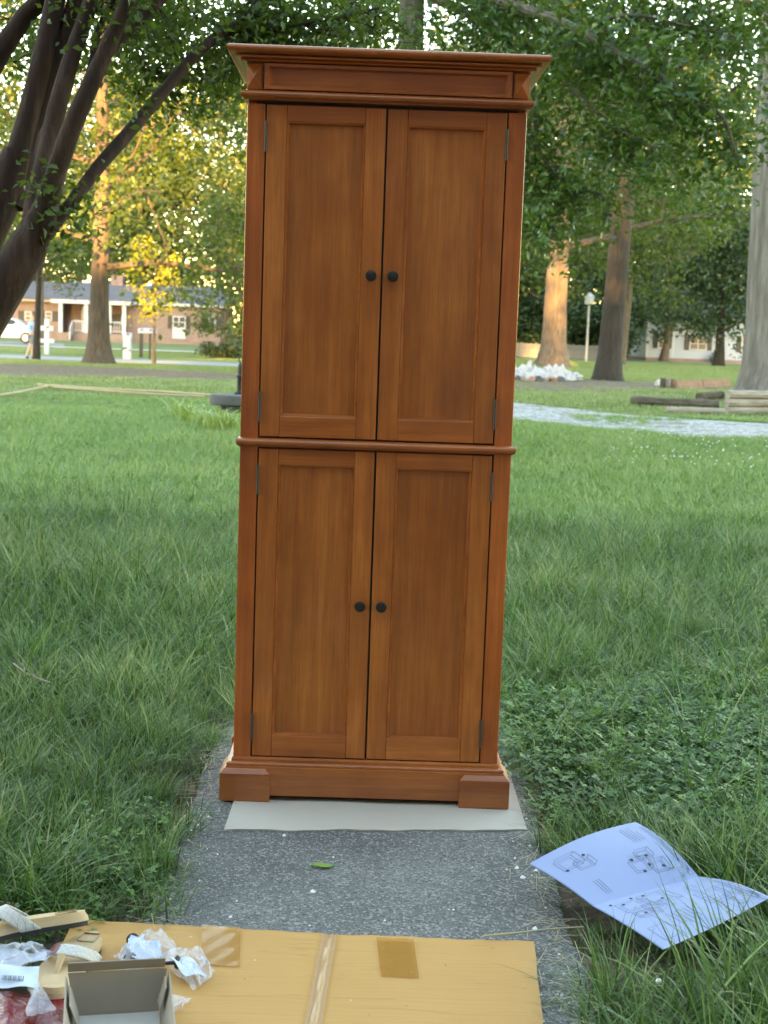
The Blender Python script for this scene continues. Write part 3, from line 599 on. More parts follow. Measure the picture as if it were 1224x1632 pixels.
# ------------------------------------------------------------------ instruction booklet on the grass
BK = dict(A=gp(844, 1376, .075), B=gp(1013, 1310, .105), C=gp(1113, 1397, .075), D=gp(1228, 1430, .095), E=gp(1058, 1513, .07), Fp=gp(945, 1443, .055))
def page_fn(p00, p10, p11, p01, bul, bul2):
    def f(u, v):                                   # u along spine direction, v from spine outward
        p = p00.lerp(p10, u).lerp(p01.lerp(p11, u), v)
        p = p.copy(); p.z += bul*math.sin(v*math.pi)*(.35+.65*u)+bul2*math.sin(u*math.pi)*v; return p
    return f
pg1 = page_fn(BK['Fp'], BK['C'], BK['B'], BK['A'], .014, .013); pg2 = page_fn(BK['Fp'], BK['C'], BK['D'], BK['E'], .009, -.004)
def make_booklet():
    t = thing('instruction_booklet', 'open white assembly booklet with line drawings lying on the grass', 'booklet', (0, 0, 0))
    def sheet(fn, name, lift):
        m = MB(); m.grid(lambda u, v: tuple(fn(u, v)+Vector((0, 0, lift))), 22, 22); o = m.build(name, 'page_paper', t, 0, True); return o
    P1 = sheet(pg1, 'page', 0); P2 = sheet(pg2, 'page', 0)
    sheet(lambda u, v: pg1(u, v*.985)-Vector((0, 0, .0022)), 'page', 0); sheet(lambda u, v: pg2(u, v*.985)-Vector((0, 0, .0022)), 'page', 0)
    def stroke(m, fn, pts, w_):
        for (a, b) in zip(pts[:-1], pts[1:]):
            dx, dy = b[0]-a[0], b[1]-a[1]; l = math.hypot(dx, dy) or 1; nx, ny = -dy/l*w_*1.3, dx/l*w_; k = max(1, int(l/.06))
            for i in range(k):
                s0, s1 = i/k, (i+1)/k; q0 = (a[0]+dx*s0, a[1]+dy*s0); q1 = (a[0]+dx*s1, a[1]+dy*s1)
                vs = [fn(q0[0]-nx, q0[1]-ny), fn(q0[0]+nx, q0[1]+ny), fn(q1[0]+nx, q1[1]+ny), fn(q1[0]-nx, q1[1]-ny)]
                m.add([v+Vector((0, 0, .0007)) for v in vs], [(0, 1, 2, 3)])
    def dot(m, fn, c, r): m.add([fn(c[0]+r*math.cos(k*.785), c[1]+r*1.3*math.sin(k*.785))+Vector((0, 0, .0009)) for k in range(8)], [tuple(range(8))])
    def rect(m, fn, u0, u1, v0, v1, w_): stroke(m, fn, [(u0, v0), (u1, v0), (u1, v1), (u0, v1), (u0, v0)], w_)
    def iso(m, fn, u, v, s, h, w_):
        rect(m, fn, u, u+s, v, v+h, w_); o = .28*s
        stroke(m, fn, [(u, v+h), (u+o, v+h+o), (u+s+o, v+h+o), (u+s, v+h)], w_); stroke(m, fn, [(u+s+o, v+h+o), (u+s+o, v+o), (u+s, v)], w_)
        rect(m, fn, u+.15*s, u+.85*s, v+.15*h, v+.85*h, w_*.8)
    # the pages read across the short way: text lines run along v
    m, md = MB(), MB(); fn = pg1; w_ = .0017
    for k in range(5): stroke(m, fn, [(.88-k*.028, .62), (.88-k*.028, .62+(.27 if k else .18)+.03*(k % 2))], w_)
    stroke(m, fn, [(.965, .08), (.965, .86)], w_*1.4); stroke(m, fn, [(.945, .04), (.945, .86), (.985, .86), (.985, .04), (.945, .04)], w_*.7)
    iso(m, fn, .55, .22, .14, .16, w_); iso(m, fn, .70, .16, .12, .14, w_); iso(m, fn, .66, .36, .12, .12, w_)
    iso(m, fn, .10, .60, .16, .2, w_); iso(m, fn, .20, .52, .13, .14, w_)
    for k in range(3): stroke(m, fn, [(.24-k*.025, .10), (.24-k*.025, .32)], w_)
    for c in ((.60, .40), (.74, .40), (.70, .28), (.80, .22), (.62, .22), (.12, .60), (.33, .72)): dot(md, fn, c, .014)
    tag(m.build('printed_drawing', 'ink', P1), kind='stuff'); tag(md.build('printed_mark', 'ink_dark', P1), kind='stuff')
    m, md = MB(), MB(); fn = pg2
    iso(m, fn, .12, .12, .2, .2, w_); iso(m, fn, .34, .08, .2, .24, w_); iso(m, fn, .26, .28, .16, .14, w_); iso(m, fn, .14, .36, .15, .1, w_)
    iso(m, fn, .66, .42, .2, .26, w_); iso(m, fn, .80, .62, .12, .26, w_); rect(m, fn, .08, .24, .66, .9, w_)
    for k in range(6): stroke(m, fn, [(.32+k*.035, .56), (.32+k*.035, .82-.03*(k % 2))], w_)
    for k in range(2): stroke(m, fn, [(.72+k*.06, .20), (.72+k*.06, .40-.1*k)], w_)
    stroke(m, fn, [(.95, .30), (.95, .98)], w_*1.4); stroke(m, fn, [(.93, .28), (.93, .98), (.975, .98), (.975, .28), (.93, .28)], w_*.7)
    for c in ((.10, .10), (.18, .16), (.30, .08), (.40, .10), (.47, .27), (.22, .42)): dot(md, fn, c, .013)
    tag(m.build('printed_drawing', 'ink', P2), kind='stuff'); tag(md.build('printed_mark', 'ink_dark', P2), kind='stuff')
make_booklet()

# ------------------------------------------------------------------ leaf, twigs, straw, pebbles on the walk
def leaf_on_path():
    p = gp(514, 1384); m = MB(); n = 12; L, W_ = .052, .024
    def fn(u, v): w_ = W_*math.sin(min(1, u*1.02)*math.pi)**.8; return (p.x+(u-.5)*L, p.y+(v-.5)*w_+.006*u, .003+.004*abs(v-.5)*2+.002*math.sin(u*6))
    m.grid(fn, n, 4); tag(m.build('fallen_leaf', 'fresh_leaf', None, 0, True), 'single green leaf lying on the concrete path', 'leaf')
leaf_on_path()
def twig(name, label, pxs, r, mat='twig', z=.01, group=None, forks=0):
    pts = [gp(x, y, z) for x, y in pxs]; m = MB(); m.tube(pts, [r*(1-.5*i/len(pts)) for i in range(len(pts))], 7)
    for k in range(forks):
        a = pts[1+k % (len(pts)-1)]; m.tube([a, a+Vector((random.uniform(-.08, .08), .04, .03))], [r*.6, r*.25], 6)
    return tag(m.build(name, mat, None, 0, True), label, 'twig', group)
twig('twig', 'pale forked dry twig lying in the tall grass left of the cabinet', [(22, 1058), (40, 1072), (58, 1080), (80, 1088)], .0035, z=.085, forks=2)
twig('twig', 'grey dry branch end lying on the lawn with bright young leaves', [(-40, 925), (10, 932), (35, 929), (62, 934)], .007, z=.09, forks=2)
twig('straw_stalk', 'bent dry stalk at the grass edge beside the packing sheet', [(232, 1372), (262, 1340), (290, 1305), (305, 1292)], .0035, 'dry_straw', .012)
twig('straw_stalk', 'long pale grass stalk bent across the corner of the carton', [(770, 1492), (830, 1486), (870, 1481), (930, 1477)], .0022, 'dry_straw', .02)
twig('straw_stalk', 'short brown straw on the concrete near the left grass', [(262, 1372), (285, 1378), (320, 1392)], .002, 'bark_branch' if False else 'twig', .004)
def debris():
    V, F = [], []; rg = np.random.default_rng(5)
    for k in range(130):
        x = rg.uniform(-.41, .41); y = rg.uniform(1.6, 3.4)
        if rg.random() < .5: x = math.copysign(.41-abs(rg.normal())*.05, x)
        s = .0025+.005*rg.random()**3; n = 5; o = len(V)
        ring = [(x+s*math.cos(a)*(.6+.6*rg.random()), y+s*math.sin(a)*(.6+.6*rg.random()), .0005) for a in np.linspace(0, 6.28, n, endpoint=False)]
        V += ring+[(x, y, s*.8+.001)]; F += [(o+i, o+(i+1) % n, o+n) for i in range(n)]
    tag(fast_mesh('path_grit', V, F, 'petal_white'), 'scattered pale grit and petals on the concrete path', 'grit', kind='stuff')
    V, F = [], []
    for k in range(700):
        s = -1 if rg.random() < .5 else 1; x = s*(.425-abs(rg.normal())*.05+rg.uniform(0, .03)); y = rg.uniform(2.2, 4.8); a = rg.uniform(0, 6.28); l = rg.uniform(.015, .09); w_ = .0012; z0, z1 = .002+.012*rg.random(), .002+.012*rg.random()
        dx, dy = math.cos(a)*l/2, math.sin(a)*l/2; o = len(V)
        V += [(x-dx-dy/l*w_, y-dy+dx/l*w_, z0), (x-dx+dy/l*w_, y-dy-dx/l*w_, z0), (x+dx+dy/l*w_, y+dy-dx/l*w_, z1), (x+dx-dy/l*w_, y+dy+dx/l*w_, z1)]; F.append((o, o+1, o+2, o+3))
    tag(fast_mesh('dry_clippings', V, F, 'dry_straw'), 'dry grass clippings along the edges of the path', 'clippings', kind='stuff')
debris()

# ------------------------------------------------------------------ grass
def tuft(name, nb, rad, lmin, lmax, wmin, wmax, lean, mat, seed, segs=4):
    rg = np.random.default_rng(seed); V, F, A = [], [], []
    for b in range(nb):
        r = rad*math.sqrt(rg.random()); a = rg.uniform(0, 6.283); bx, by = r*math.cos(a), r*math.sin(a)
        az = rg.uniform(0, 6.283) if rg.random() < .5 else a+rg.normal()*.6
        L = rg.uniform(lmin, lmax); w_ = rg.uniform(wmin, wmax); th = abs(rg.normal())*lean*.5+.08; cur = (.5+rg.random()*1.4)*lean
        d = np.array([math.cos(az), math.sin(az), 0]); sd_ = np.array([-d[1], d[0], 0]); tw = rg.normal()*.5
        sd_ = sd_*math.cos(tw)+np.array([0, 0, 1])*math.sin(tw)*.6
        p = np.array([bx, by, -.01]); o = len(V); va = rg.random()
        for s in range(segs+1):
            u = s/segs; ww = w_*(1-u**1.7)*.5
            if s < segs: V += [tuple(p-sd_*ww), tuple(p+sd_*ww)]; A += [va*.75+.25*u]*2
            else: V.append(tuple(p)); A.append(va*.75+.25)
            ang = th+cur*u; p = p+(d*math.sin(ang)+np.array([0, 0, 1])*math.cos(ang))*(L/segs)
        for s in range(segs-1): F += [(o+2*s, o+2*s+1, o+2*s+3), (o+2*s, o+2*s+3, o+2*s+2)]
        F.append((o+2*(segs-1), o+2*(segs-1)+1, o+2*segs))
    return fast_mesh(name, V, F, mat, 'unlinked', A, True)
def clover(name, nl, rad, mat, seed):
    rg = np.random.default_rng(seed); V, F, A = [], [], []
    for b in range(nl):
        r = rad*math.sqrt(rg.random()); a = rg.uniform(0, 6.283); c = np.array([r*math.cos(a), r*math.sin(a), rg.uniform(.02, .07)]); s = rg.uniform(.0055, .0105); rot = rg.uniform(0, 6.28); va = rg.random()
        tl = rg.normal(size=2)*.3
        for k in range(3):
            t = rot+k*2.094; e = np.array([math.cos(t), math.sin(t), 0]); f = np.array([-e[1], e[0], 0]); o = len(V)
            q = [c, c+e*s*.55+f*s*.48, c+e*s*1.15+f*s*.2, c+e*s*1.15-f*s*.2, c+e*s*.55-f*s*.48]
            for p in q: V.append((p[0], p[1], p[2]+(p[0]-c[0])*tl[0]+(p[1]-c[1])*tl[1])); A.append(va)
            F += [(o, o+1, o+2), (o, o+2, o+3), (o, o+3, o+4)]
    return fast_mesh(name, V, F, mat, 'unlinked', A)
def coll(name, objs):
    c = bpy.data.collections.new(name)
    for o in objs: c.objects.link(o)
    return c
def scatter(name, label, cat, P, rz, scale, idx, coll_, tilt=None):
    n = len(P); me = bpy.data.meshes.new(name); me.vertices.add(n); me.vertices.foreach_set('co', np.asarray(P, np.float32).ravel())
    rot = np.zeros((n, 3), np.float32); rot[:, 2] = rz
    if tilt is not None: rot[:, :2] = tilt
    me.attributes.new('rot', 'FLOAT_VECTOR', 'POINT').data.foreach_set('vector', rot.ravel())
    sc_ = np.asarray(scale, np.float32); sc_ = np.repeat(sc_[:, None], 3, 1) if sc_.ndim == 1 else sc_
    me.attributes.new('scl', 'FLOAT_VECTOR', 'POINT').data.foreach_set('vector', sc_.ravel())
    me.attributes.new('idx', 'INT', 'POINT').data.foreach_set('value', np.asarray(idx, np.int32))
    o = bpy.data.objects.new(name, me); COL.objects.link(o)
    ng = bpy.data.node_groups.new(name, 'GeometryNodeTree'); ng.interface.new_socket('Geometry', in_out='INPUT', socket_type='NodeSocketGeometry'); ng.interface.new_socket('Geometry', in_out='OUTPUT', socket_type='NodeSocketGeometry')
    gi, go = ng.nodes.new('NodeGroupInput'), ng.nodes.new('NodeGroupOutput'); ip = ng.nodes.new('GeometryNodeInstanceOnPoints'); ci = ng.nodes.new('GeometryNodeCollectionInfo')
    ci.inputs['Collection'].default_value = coll_; ci.inputs['Separate Children'].default_value = True; ci.inputs['Reset Children'].default_value = True
    def na(nm, ty): k = ng.nodes.new('GeometryNodeInputNamedAttribute'); k.data_type = ty; k.inputs['Name'].default_value = nm; return k.outputs['Attribute']
    L = ng.links.new; L(gi.outputs[0], ip.inputs['Points']); L(ci.outputs[0], ip.inputs['Instance']); ip.inputs['Pick Instance'].default_value = True
    L(na('idx', 'INT'), ip.inputs['Instance Index']); L(na('rot', 'FLOAT_VECTOR'), ip.inputs['Rotation']); L(na('scl', 'FLOAT_VECTOR'), ip.inputs['Scale']); L(ip.outputs[0], go.inputs[0])
    md = o.modifiers.new('scatter', 'NODES'); md.node_group = ng
    return tag(o, label, cat, kind='stuff')
def in_poly(x, y, poly):
    ins = np.zeros(len(x), bool); n = len(poly); j = n-1
    for i in range(n):
        xi, yi = poly[i]; xj, yj = poly[j]; c = ((yi > y) != (yj > y)) & (x < (xj-xi)*(y-yi)/((yj-yi) or 1e-9)+xi); ins ^= c; j = i
    return ins
carton_poly = [tuple(gp(*p, .014)[:2]) for p in ((112, 1459), (853, 1494), (868, 1632))]+[(.34, 1.5), (-.6, 1.5)]
book_poly = [tuple(BK[k][:2]) for k in ('A', 'B', 'C', 'D', 'E', 'Fp')]
drive_poly = [(-.6, 20.5)]+g2((760, 664), (830, 669), (1000, 690), (1110, 697), (1224, 699), (1400, 703))+g2((1400, 684), (1224, 674), (1110, 667), (1000, 660), (830, 641), (760, 634))+[(-.2, 26)]
def clover_mask(x, y):
    n = vnoise(x, y, 1.7, 3)*.5+vnoise(x, y, 5, 4)*.5
    a = np.exp(-(((x-1.15)/.75)**2+((y-4.0)/.75)**2))+.55*np.exp(-(((x+.60)/.16)**2+((y-3.0)/.3)**2))+.5*np.exp(-(((x-2.4)/1.)**2+((y-6.5)/1.4)**2))
    return np.clip(a*1.5+n*.6-.45, 0, 1)
def field(n, x0, x1, y0, y1, rg): return rg.uniform(x0, x1, n), rg.uniform(y0, y1, n)
def make_grass():
    rg = np.random.default_rng(99)
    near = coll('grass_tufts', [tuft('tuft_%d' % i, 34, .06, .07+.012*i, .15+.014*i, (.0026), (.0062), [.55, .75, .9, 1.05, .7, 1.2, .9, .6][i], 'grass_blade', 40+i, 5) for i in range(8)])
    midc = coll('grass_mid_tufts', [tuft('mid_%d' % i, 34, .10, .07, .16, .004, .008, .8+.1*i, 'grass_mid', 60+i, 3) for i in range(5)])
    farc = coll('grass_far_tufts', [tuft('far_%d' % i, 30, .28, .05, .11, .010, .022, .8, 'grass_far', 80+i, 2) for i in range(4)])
    clo = coll('clover_tufts', [clover('clover_%d' % i, 85, .10, 'clover_leaf', 90+i) for i in range(5)])
    # near lawn
    x, y = field(18500, -3.4, 3.4, 1.7, 8.5, rg)
    k = (np.abs(x) < .9+.31*y)
    edge = .425+.06*(vnoise(x, y, 7, 1)-.5)-.03*(y > 4.2)+.03*(rg.random(len(x))-.5)
    k &= ~((np.abs(x-.005) < edge) & (y < 6.3)); k &= ~in_poly(x, y, carton_poly)
    cm = clover_mask(x, y); k &= rg.random(len(x)) > cm*.80
    x, y, cm = x[k], y[k], cm[k]; n = len(x)
    big = vnoise(x, y, .8, 8); s = (.62+.75*big)*(.8+.4*rg.random(n)); s *= 1-.35*cm; s *= 1-.35*np.exp(-((np.abs(x)-.47)/.10)**2)
    bk = in_poly(x, y+.03, book_poly) | in_poly(x, y-.05, book_poly) | in_poly(x-.06, y, book_poly) | in_poly(x+.05, y, book_poly) | in_poly(x, y-.10, book_poly) | in_poly(x, y+.10, book_poly) | in_poly(x+.03, y+.16, book_poly) | in_poly(x, y+.22, book_poly) | in_poly(x-.08, y+.14, book_poly); bk2 = in_poly(x, y, book_poly) | in_poly(x, y-.05, book_poly) | in_poly(x, y+.04, book_poly); s = np.where(bk2, s*.24, np.where(bk, s*.5, s))
    s *= np.where((y < 2.75) & (x < 0) & (x > -1), .75, 1); s *= np.where((y < 2.66) & (x < -.5) & (x > -.95), .35, 1)
    print('near tufts', n)
    sc3 = np.stack([s*1.05, s*1.05, s*(.75+.35*rg.random(n))], 1)
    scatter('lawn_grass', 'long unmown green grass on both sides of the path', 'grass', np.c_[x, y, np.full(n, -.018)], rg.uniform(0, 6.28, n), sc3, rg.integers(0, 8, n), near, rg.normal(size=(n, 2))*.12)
    longc = coll('long_tufts', [tuft('long_%d' % i, 13, .05, .17, .34, .003, .0068, .75+.15*i, 'grass_blade', 140+i, 7) for i in range(4)])
    lx, ly = field(2600, -3.4, 3.4, 2.1, 9.5, rg); kk = (np.abs(lx) < .9+.31*ly) & ~((np.abs(lx-.005) < .47) & (ly < 6.3)) & ~in_poly(lx, ly, carton_poly) & ~in_poly(lx, ly-.06, book_poly) & ~in_poly(lx, ly, book_poly) & ~in_poly(lx, ly+.08, book_poly) & ~in_poly(lx, ly+.2, book_poly) & ~in_poly(lx-.1, ly+.1, book_poly) & ~in_poly(lx+.1, ly+.1, book_poly) & ~in_poly(lx, ly+.3, book_poly) & ~((ly < 2.7) & (lx < 0)); kk &= vnoise(lx, ly, 1.3, 12) > .42
    lx, ly = lx[kk], ly[kk]; nn = len(lx); print('long', nn)
    scatter('tall_grass', 'scattered long arching grass blades standing above the lawn', 'grass', np.c_[lx, ly, np.full(nn, -.018)], rg.uniform(0, 6.28, nn), .7+.5*rg.random(nn), rg.integers(0, 4, nn), longc, rg.normal(size=(nn, 2))*.15)
    # clover
    x, y = field(26000, -3.4, 3.4, 2.0, 8.5, rg); k = (np.abs(x) < .9+.31*y) & ~((np.abs(x-.005) < .45) & (y < 6.3)) & ~in_poly(x, y, carton_poly); cm = clover_mask(x, y); k &= rg.random(len(x)) < cm*.9
    x, y = x[k], y[k]; n = len(x); s = .75+.5*rg.random(n); bk = in_poly(x, y, book_poly); s = np.where(bk, s*.5, s); print('clover', n)
    scatter('clover_patch', 'low clover ground cover growing through the grass', 'clover', np.c_[x, y, np.full(n, -.022)], rg.uniform(0, 6.28, n), s, rg.integers(0, 5, n), clo, rg.normal(size=(n, 2))*.15)
    # middle lawn
    x, y = field(60000, -9, 9, 8.2, 23, rg); k = (np.abs(x) < 1.5+.31*y) & ~(in_poly(x, y, drive_poly) & (vnoise(x, y, .9, 15) < .72)) & ~(in_poly(x, y, drive_poly) & (rg.random(len(x)) < .75)); k &= rg.random(len(x)) > dirt(x, y)*.9
    x, y = x[k], y[k]; n = len(x); big = vnoise(x, y, .5, 8); s = (.55+.8*big)*(.8+.4*rg.random(n)); s *= 1-.35*sstep(14, 22, y); print('mid', n)
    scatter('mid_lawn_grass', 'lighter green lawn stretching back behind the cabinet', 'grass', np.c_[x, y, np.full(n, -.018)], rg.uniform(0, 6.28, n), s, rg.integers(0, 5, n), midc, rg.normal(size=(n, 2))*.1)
    # far lawn
    x, y = field(70000, -26, 26, 22, 80, rg); k = (np.abs(x) < 3+.31*y) & ~(in_poly(x, y, drive_poly) & (vnoise(x, y, .9, 15) < .8)); k &= rg.random(len(x)) > dirt(x, y)*1.25
    k &= ~((y > 54) & (y < 66) & (x < -2))
    x, y = x[k], y[k]; n = len(x); s = (.5+.6*vnoise(x, y, .3, 2))*(.8+.4*rg.random(n)); print('far', n)
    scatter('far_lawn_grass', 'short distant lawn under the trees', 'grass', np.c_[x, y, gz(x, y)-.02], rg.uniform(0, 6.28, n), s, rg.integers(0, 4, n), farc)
    # clover blossoms
    m = MB(); rgb = random.Random(3)
    m.lathe([(.001, -.006), (.007, -.003), (.0085, .002), (.006, .006), (.001, .008)], seg=7)
    bl = m.build('blossom', 'petal_white'); COL.objects.unlink(bl); bc = coll('blossoms', [bl])
    x, y = field(900, 1.5, 8, 13, 19, rg); k = (x > .17*y-.2) & (x < 1+.3*y) & (rg.random(900) < .4)
    x, y = x[k], y[k]; e = [gp(*p, .08) for p in ((1198, 1568), (1050, 1560), (905, 700), (880, 712))]; x = np.r_[x, [p.x for p in e]]; y = np.r_[y, [p.y for p in e]]; n = len(x)
    scatter('clover_blossoms', 'white clover blossoms dotting the lawn before the gravel drive', 'blossoms', np.c_[x, y, np.full(n, .075)], rg.uniform(0, 6, n), np.r_[.7+.6*rg.random(n-4), [.9, .7, 1, 1]], np.zeros(n, int), bc)
make_grass()

# ------------------------------------------------------------------ trees
def limb_pts(a, d, L, n, rg, up=.12, wob=.12):
    pts = [np.array(a, float)]; d = np.array(d, float); d /= np.linalg.norm(d)
    for i in range(n):
        d = d+rg.normal(size=3)*wob+np.array([0, 0, up]); d /= np.linalg.norm(d); pts.append(pts[-1]+d*L/n)
    return pts
def tree_proto(seed, h, r0, crown_r, crown_lo, nl, leaf, mat_leaf, mat_bark, up=.10, clump=.16, flare=1.5, per=None, limbs=16, bare=.3, lean=(0, 0), seg=12, tap=.9, wand=.05):
    """returns (trunk mesh object data, crown mesh data) at the origin"""
    rg = np.random.default_rng(seed); m = MB()
    zs = [0, .12, .35, .8, 1.6]+list(np.linspace(2.6, h*.92, 9)); wx = np.cumsum(rg.normal(size=len(zs))*wand); wy = np.cumsum(rg.normal(size=len(zs))*wand)
    trunk = [Vector((wx[i]*min(1, z/3)+lean[0]*z, wy[i]*min(1, z/3)+lean[1]*z, z)) for i, z in enumerate(zs)]
    tr = [r0*max(.07, (1-tap*(z/(h*.95))**1.1))*(1+(flare-1)*math.exp(-z/.45)) for z in zs]
    m.tube(trunk, tr, seg, True, .05); cen = []
    for i in range(limbs):
        f = crown_lo+(1-crown_lo)*(i+.5)/limbs; z = h*.92*f; k = np.interp(z, zs, range(len(zs))); b = trunk[int(k)].lerp(trunk[min(int(k)+1, len(zs)-1)], k-int(k))
        az = i*2.4+rg.normal()*.3; prof = math.sin(max(.12, min(1, 1.12-(f-crown_lo)/(1-crown_lo)*.75))*math.pi/2)
        L = crown_r*prof*(.8+.4*rg.random()); pts = limb_pts(b, (math.cos(az), math.sin(az), .25+.5*f-.3*(1-f)), L, 6, rg, up*.3)
        rr = np.interp(z, zs, tr)*.42; m.tube([Vector(p) for p in pts], [rr*(1-.8*j/6) for j in range(7)], 6)
        cen += [pts[j]+rg.normal(size=3)*.15*crown_r*.4 for j in (3, 4, 5, 6) if j/6 > bare]
        for s in range(4):
            j = rg.integers(2, 6); q = limb_pts(pts[j], rg.normal(size=3)+np.array([math.cos(az), math.sin(az), .1])*.8, L*.5, 4, rg, up*.2)
            m.tube([Vector(p) for p in q], [rr*.35*(1-.7*t/4) for t in range(5)], 5, False); cen += [q[2], q[3], q[4]]
    cen.append(np.array(trunk[-1])); cen = np.array(cen); which = rg.integers(0, len(cen), nl)
    wgt = rg.random(len(cen))*.7+.5
    C = cen[which]+rg.normal(size=(nl, 3))*np.array([1, 1, .62])*(crown_r*clump)*wgt[which][:, None]
    C[:, 2] = np.maximum(C[:, 2], .5)
    V, F, A = leaf_arrays(C, leaf, rg, .35, .62)
    A = np.clip(A*.6+.4*np.repeat(rg.random(len(cen))[which], 4), 0, 1)
    tk = m.build('trunk', mat_bark, None, 0, True); cr = fast_mesh('crown', V, F, mat_leaf, None, A)
    return tk, cr
def make_tree(name, label, proto, loc, rz=0, sc_=1.0, group=None, cat='tree'):
    t = thing(name, label, cat, loc, rz, group); t.scale = (sc_,)*3 if np.isscalar(sc_) else sc_
    for o in proto:
        c = o if (o.parent is None and not o.get('used')) else o.copy()
        if c is not o: COL.objects.link(c)
        else: o['used'] = 1
        c.parent = t
        if 'used' in c and c is not o: del c['used']
    return t
G = ground_at
# named yard oaks
oakA = tree_proto(101, 19, .64, 6.5, .52, 22000, .15, 'leaf_oak', 'bark_pale', flare=1.65, seg=20, tap=.4, wand=.02, lean=(-.045, 0))
oakB = tree_proto(102, 17, .36, 6.0, .44, 20000, .17, 'leaf_oak', 'bark_dark', flare=1.45, lean=(.022, 0), seg=16, tap=.6, wand=.02)
oakC = tree_proto(103, 19, .53, 6.5, .27, 20000, .2, 'leaf_oak', 'bark_oak', flare=1.7, lean=(.016, 0), seg=16, tap=.6, wand=.02)
oakD = tree_proto(104, 16, .31, 5.5, .17, 17000, .2, 'leaf_oak', 'bark_oak_shaded', flare=1.8, lean=(-.002, 0), seg=14, wand=.02, bare=.5)
thin = tree_proto(105, 9, .13, 2.8, .38, 4000, .16, 'leaf_oak', 'bark_dark', flare=1.25, limbs=9, wand=.012)
pR = gp(1233, 637); make_tree('oak_tree', 'massive grey oak trunk behind the timber edging', oakA, (pR.x, pR.y, -.02), 0)
pM = gp(968, 605); make_tree('oak_tree', 'dark brown oak trunk in the bare soil beside the white rocks', oakB, (pM.x, pM.y, -.02), 0)
pL = gp(880, 583); make_tree('oak_tree', 'thick oak trunk glowing orange in low sun behind the white rocks', oakC, (pL.x, pL.y, -.02), 0)
pD = G(157, 580); make_tree('oak_tree', 'straight brown tree trunk with flared roots before the brick house porch', oakD, (pD.x, pD.y, pD.z-.02), 0)
pT = G(58, 574); make_tree('slim_tree', 'slim dark tree trunk beside the man in blue', thin, (pT.x, pT.y, pT.z-.02), 1)
# sapling with sunlit leaves, by the mailboxes
sap = tree_proto(106, 4.6, .07, 1.25, .34, 1500, .15, 'leaf_sapling', 'bark_oak', limbs=10, flare=1.2)
pS = G(246, 556); make_tree('young_tree', 'small young tree with bright yellow sunlit leaves by the mailboxes', sap, (at(246, 540, 54).x, 54, float(gz(-8.7, 54))-.02), 2)
# dark tree before the white house
holly = tree_proto(107, 9.0, .30, 4.4, .22, 16000, .26, 'leaf_dark', 'bark_dark', limbs=18, up=.25, clump=.17, bare=.15)
pH = gp(1133, 580); make_tree('dark_tree', 'low spreading dark green tree standing before the white house', holly, (pH.x, pH.y*1.0-2, -.1), .8)
# wood beyond
protos = [tree_proto(200+i, [20, 23, 18, 22, 16][i], .33, [5.2, 5.6, 5.0, 6.0, 4.6][i], [.26, .32, .2, .3, .14][i], 13000, .34, ['leaf_wood', 'leaf_oak', 'leaf_wood', 'leaf_wood', 'leaf_dark'][i], 'bark_oak', clump=.17) for i in range(5)]
spots = [(-33, 118, 0, 1.0), (-27, 124, 1, 1.0), (-21, 120, 2, 1.05), (-15, 122, 3, 1.0), (-9, 116, 0, 1.0), (-36, 100, 3, .95), (-4, 112, 1, 1.0), (2, 118, 2, 1.05), (8, 114, 4, 1.0), (13, 122, 3, 1.0), (19, 126, 1, 1.05), (25, 124, 0, 1.0), (31, 120, 2, 1.05), (38, 118, 3, 1.0),
         (-12, 132, 1, 1.2), (-24, 134, 0, 1.2), (5, 132, 3, 1.2), (16, 138, 0, 1.2), (28, 136, 1, 1.2), (-40, 122, 2, 1.1), (11, 98, 4, .8), (15.5, 101, 4, .75), (20, 104, 4, .9), (-6, 94, 2, .62), (6.5, 100, 4, .8)]
wl = ['tall full-crowned tree in the far wood', 'tall olive green tree in the far wood', 'broad tree of the far wood with low branches', 'tall wide-spreading tree in the far wood', 'dark dense evergreen tree in the far wood']
for i, (x, y, k, s) in enumerate(spots): make_tree('woodland_tree', wl[k], protos[k], (x, y, -.2), i*1.7, s, 'trees of the far wood')
for i, (x, y, k, s) in enumerate([(-20.5, 84, 1, .55), (9.6, 80, 1, .72), (11.7, 72, 3, .66), (-3.2, 70, 0, .7)]):
    make_tree('yard_tree', ['leafy yard tree whose boughs hang before the brick house roof', 'yard tree with sunlit boughs between the two oak trunks', 'yard tree hidden behind the dark brown oak trunk', 'yard tree rising behind the tall cabinet'][i], protos[k], (x, y, float(gz(x, y))-.1), i*2.1+.5, s)
weep = tree_proto(108, 8.5, .14, 2.3, .10, 7000, .2, 'leaf_wood', 'bark_oak', limbs=20, clump=.2, flare=1.2)
pW = G(356, 566); make_tree('loose_tree', 'loose pale green tree beside the cabinet hiding the end of the brick house', weep, (at(356, 540, 78).x, 78, -.3), .3)
def far_wood():
    rg = np.random.default_rng(61); n = 30000
    P = np.stack([rg.uniform(-75, 75, n), rg.uniform(142, 156, n), 0*rg.random(n)], 1); P[:, 2] = rg.random(n)**1.1*(7+9*vnoise(P[:, 0], P[:, 1], .11, 7))
    V, F, A = leaf_arrays(P, .75, rg, .3, .65); tag(fast_mesh('far_woodland', V, F, 'leaf_wood', None, A), 'dense green understory of the far wood', 'woodland', kind='stuff')
far_wood()
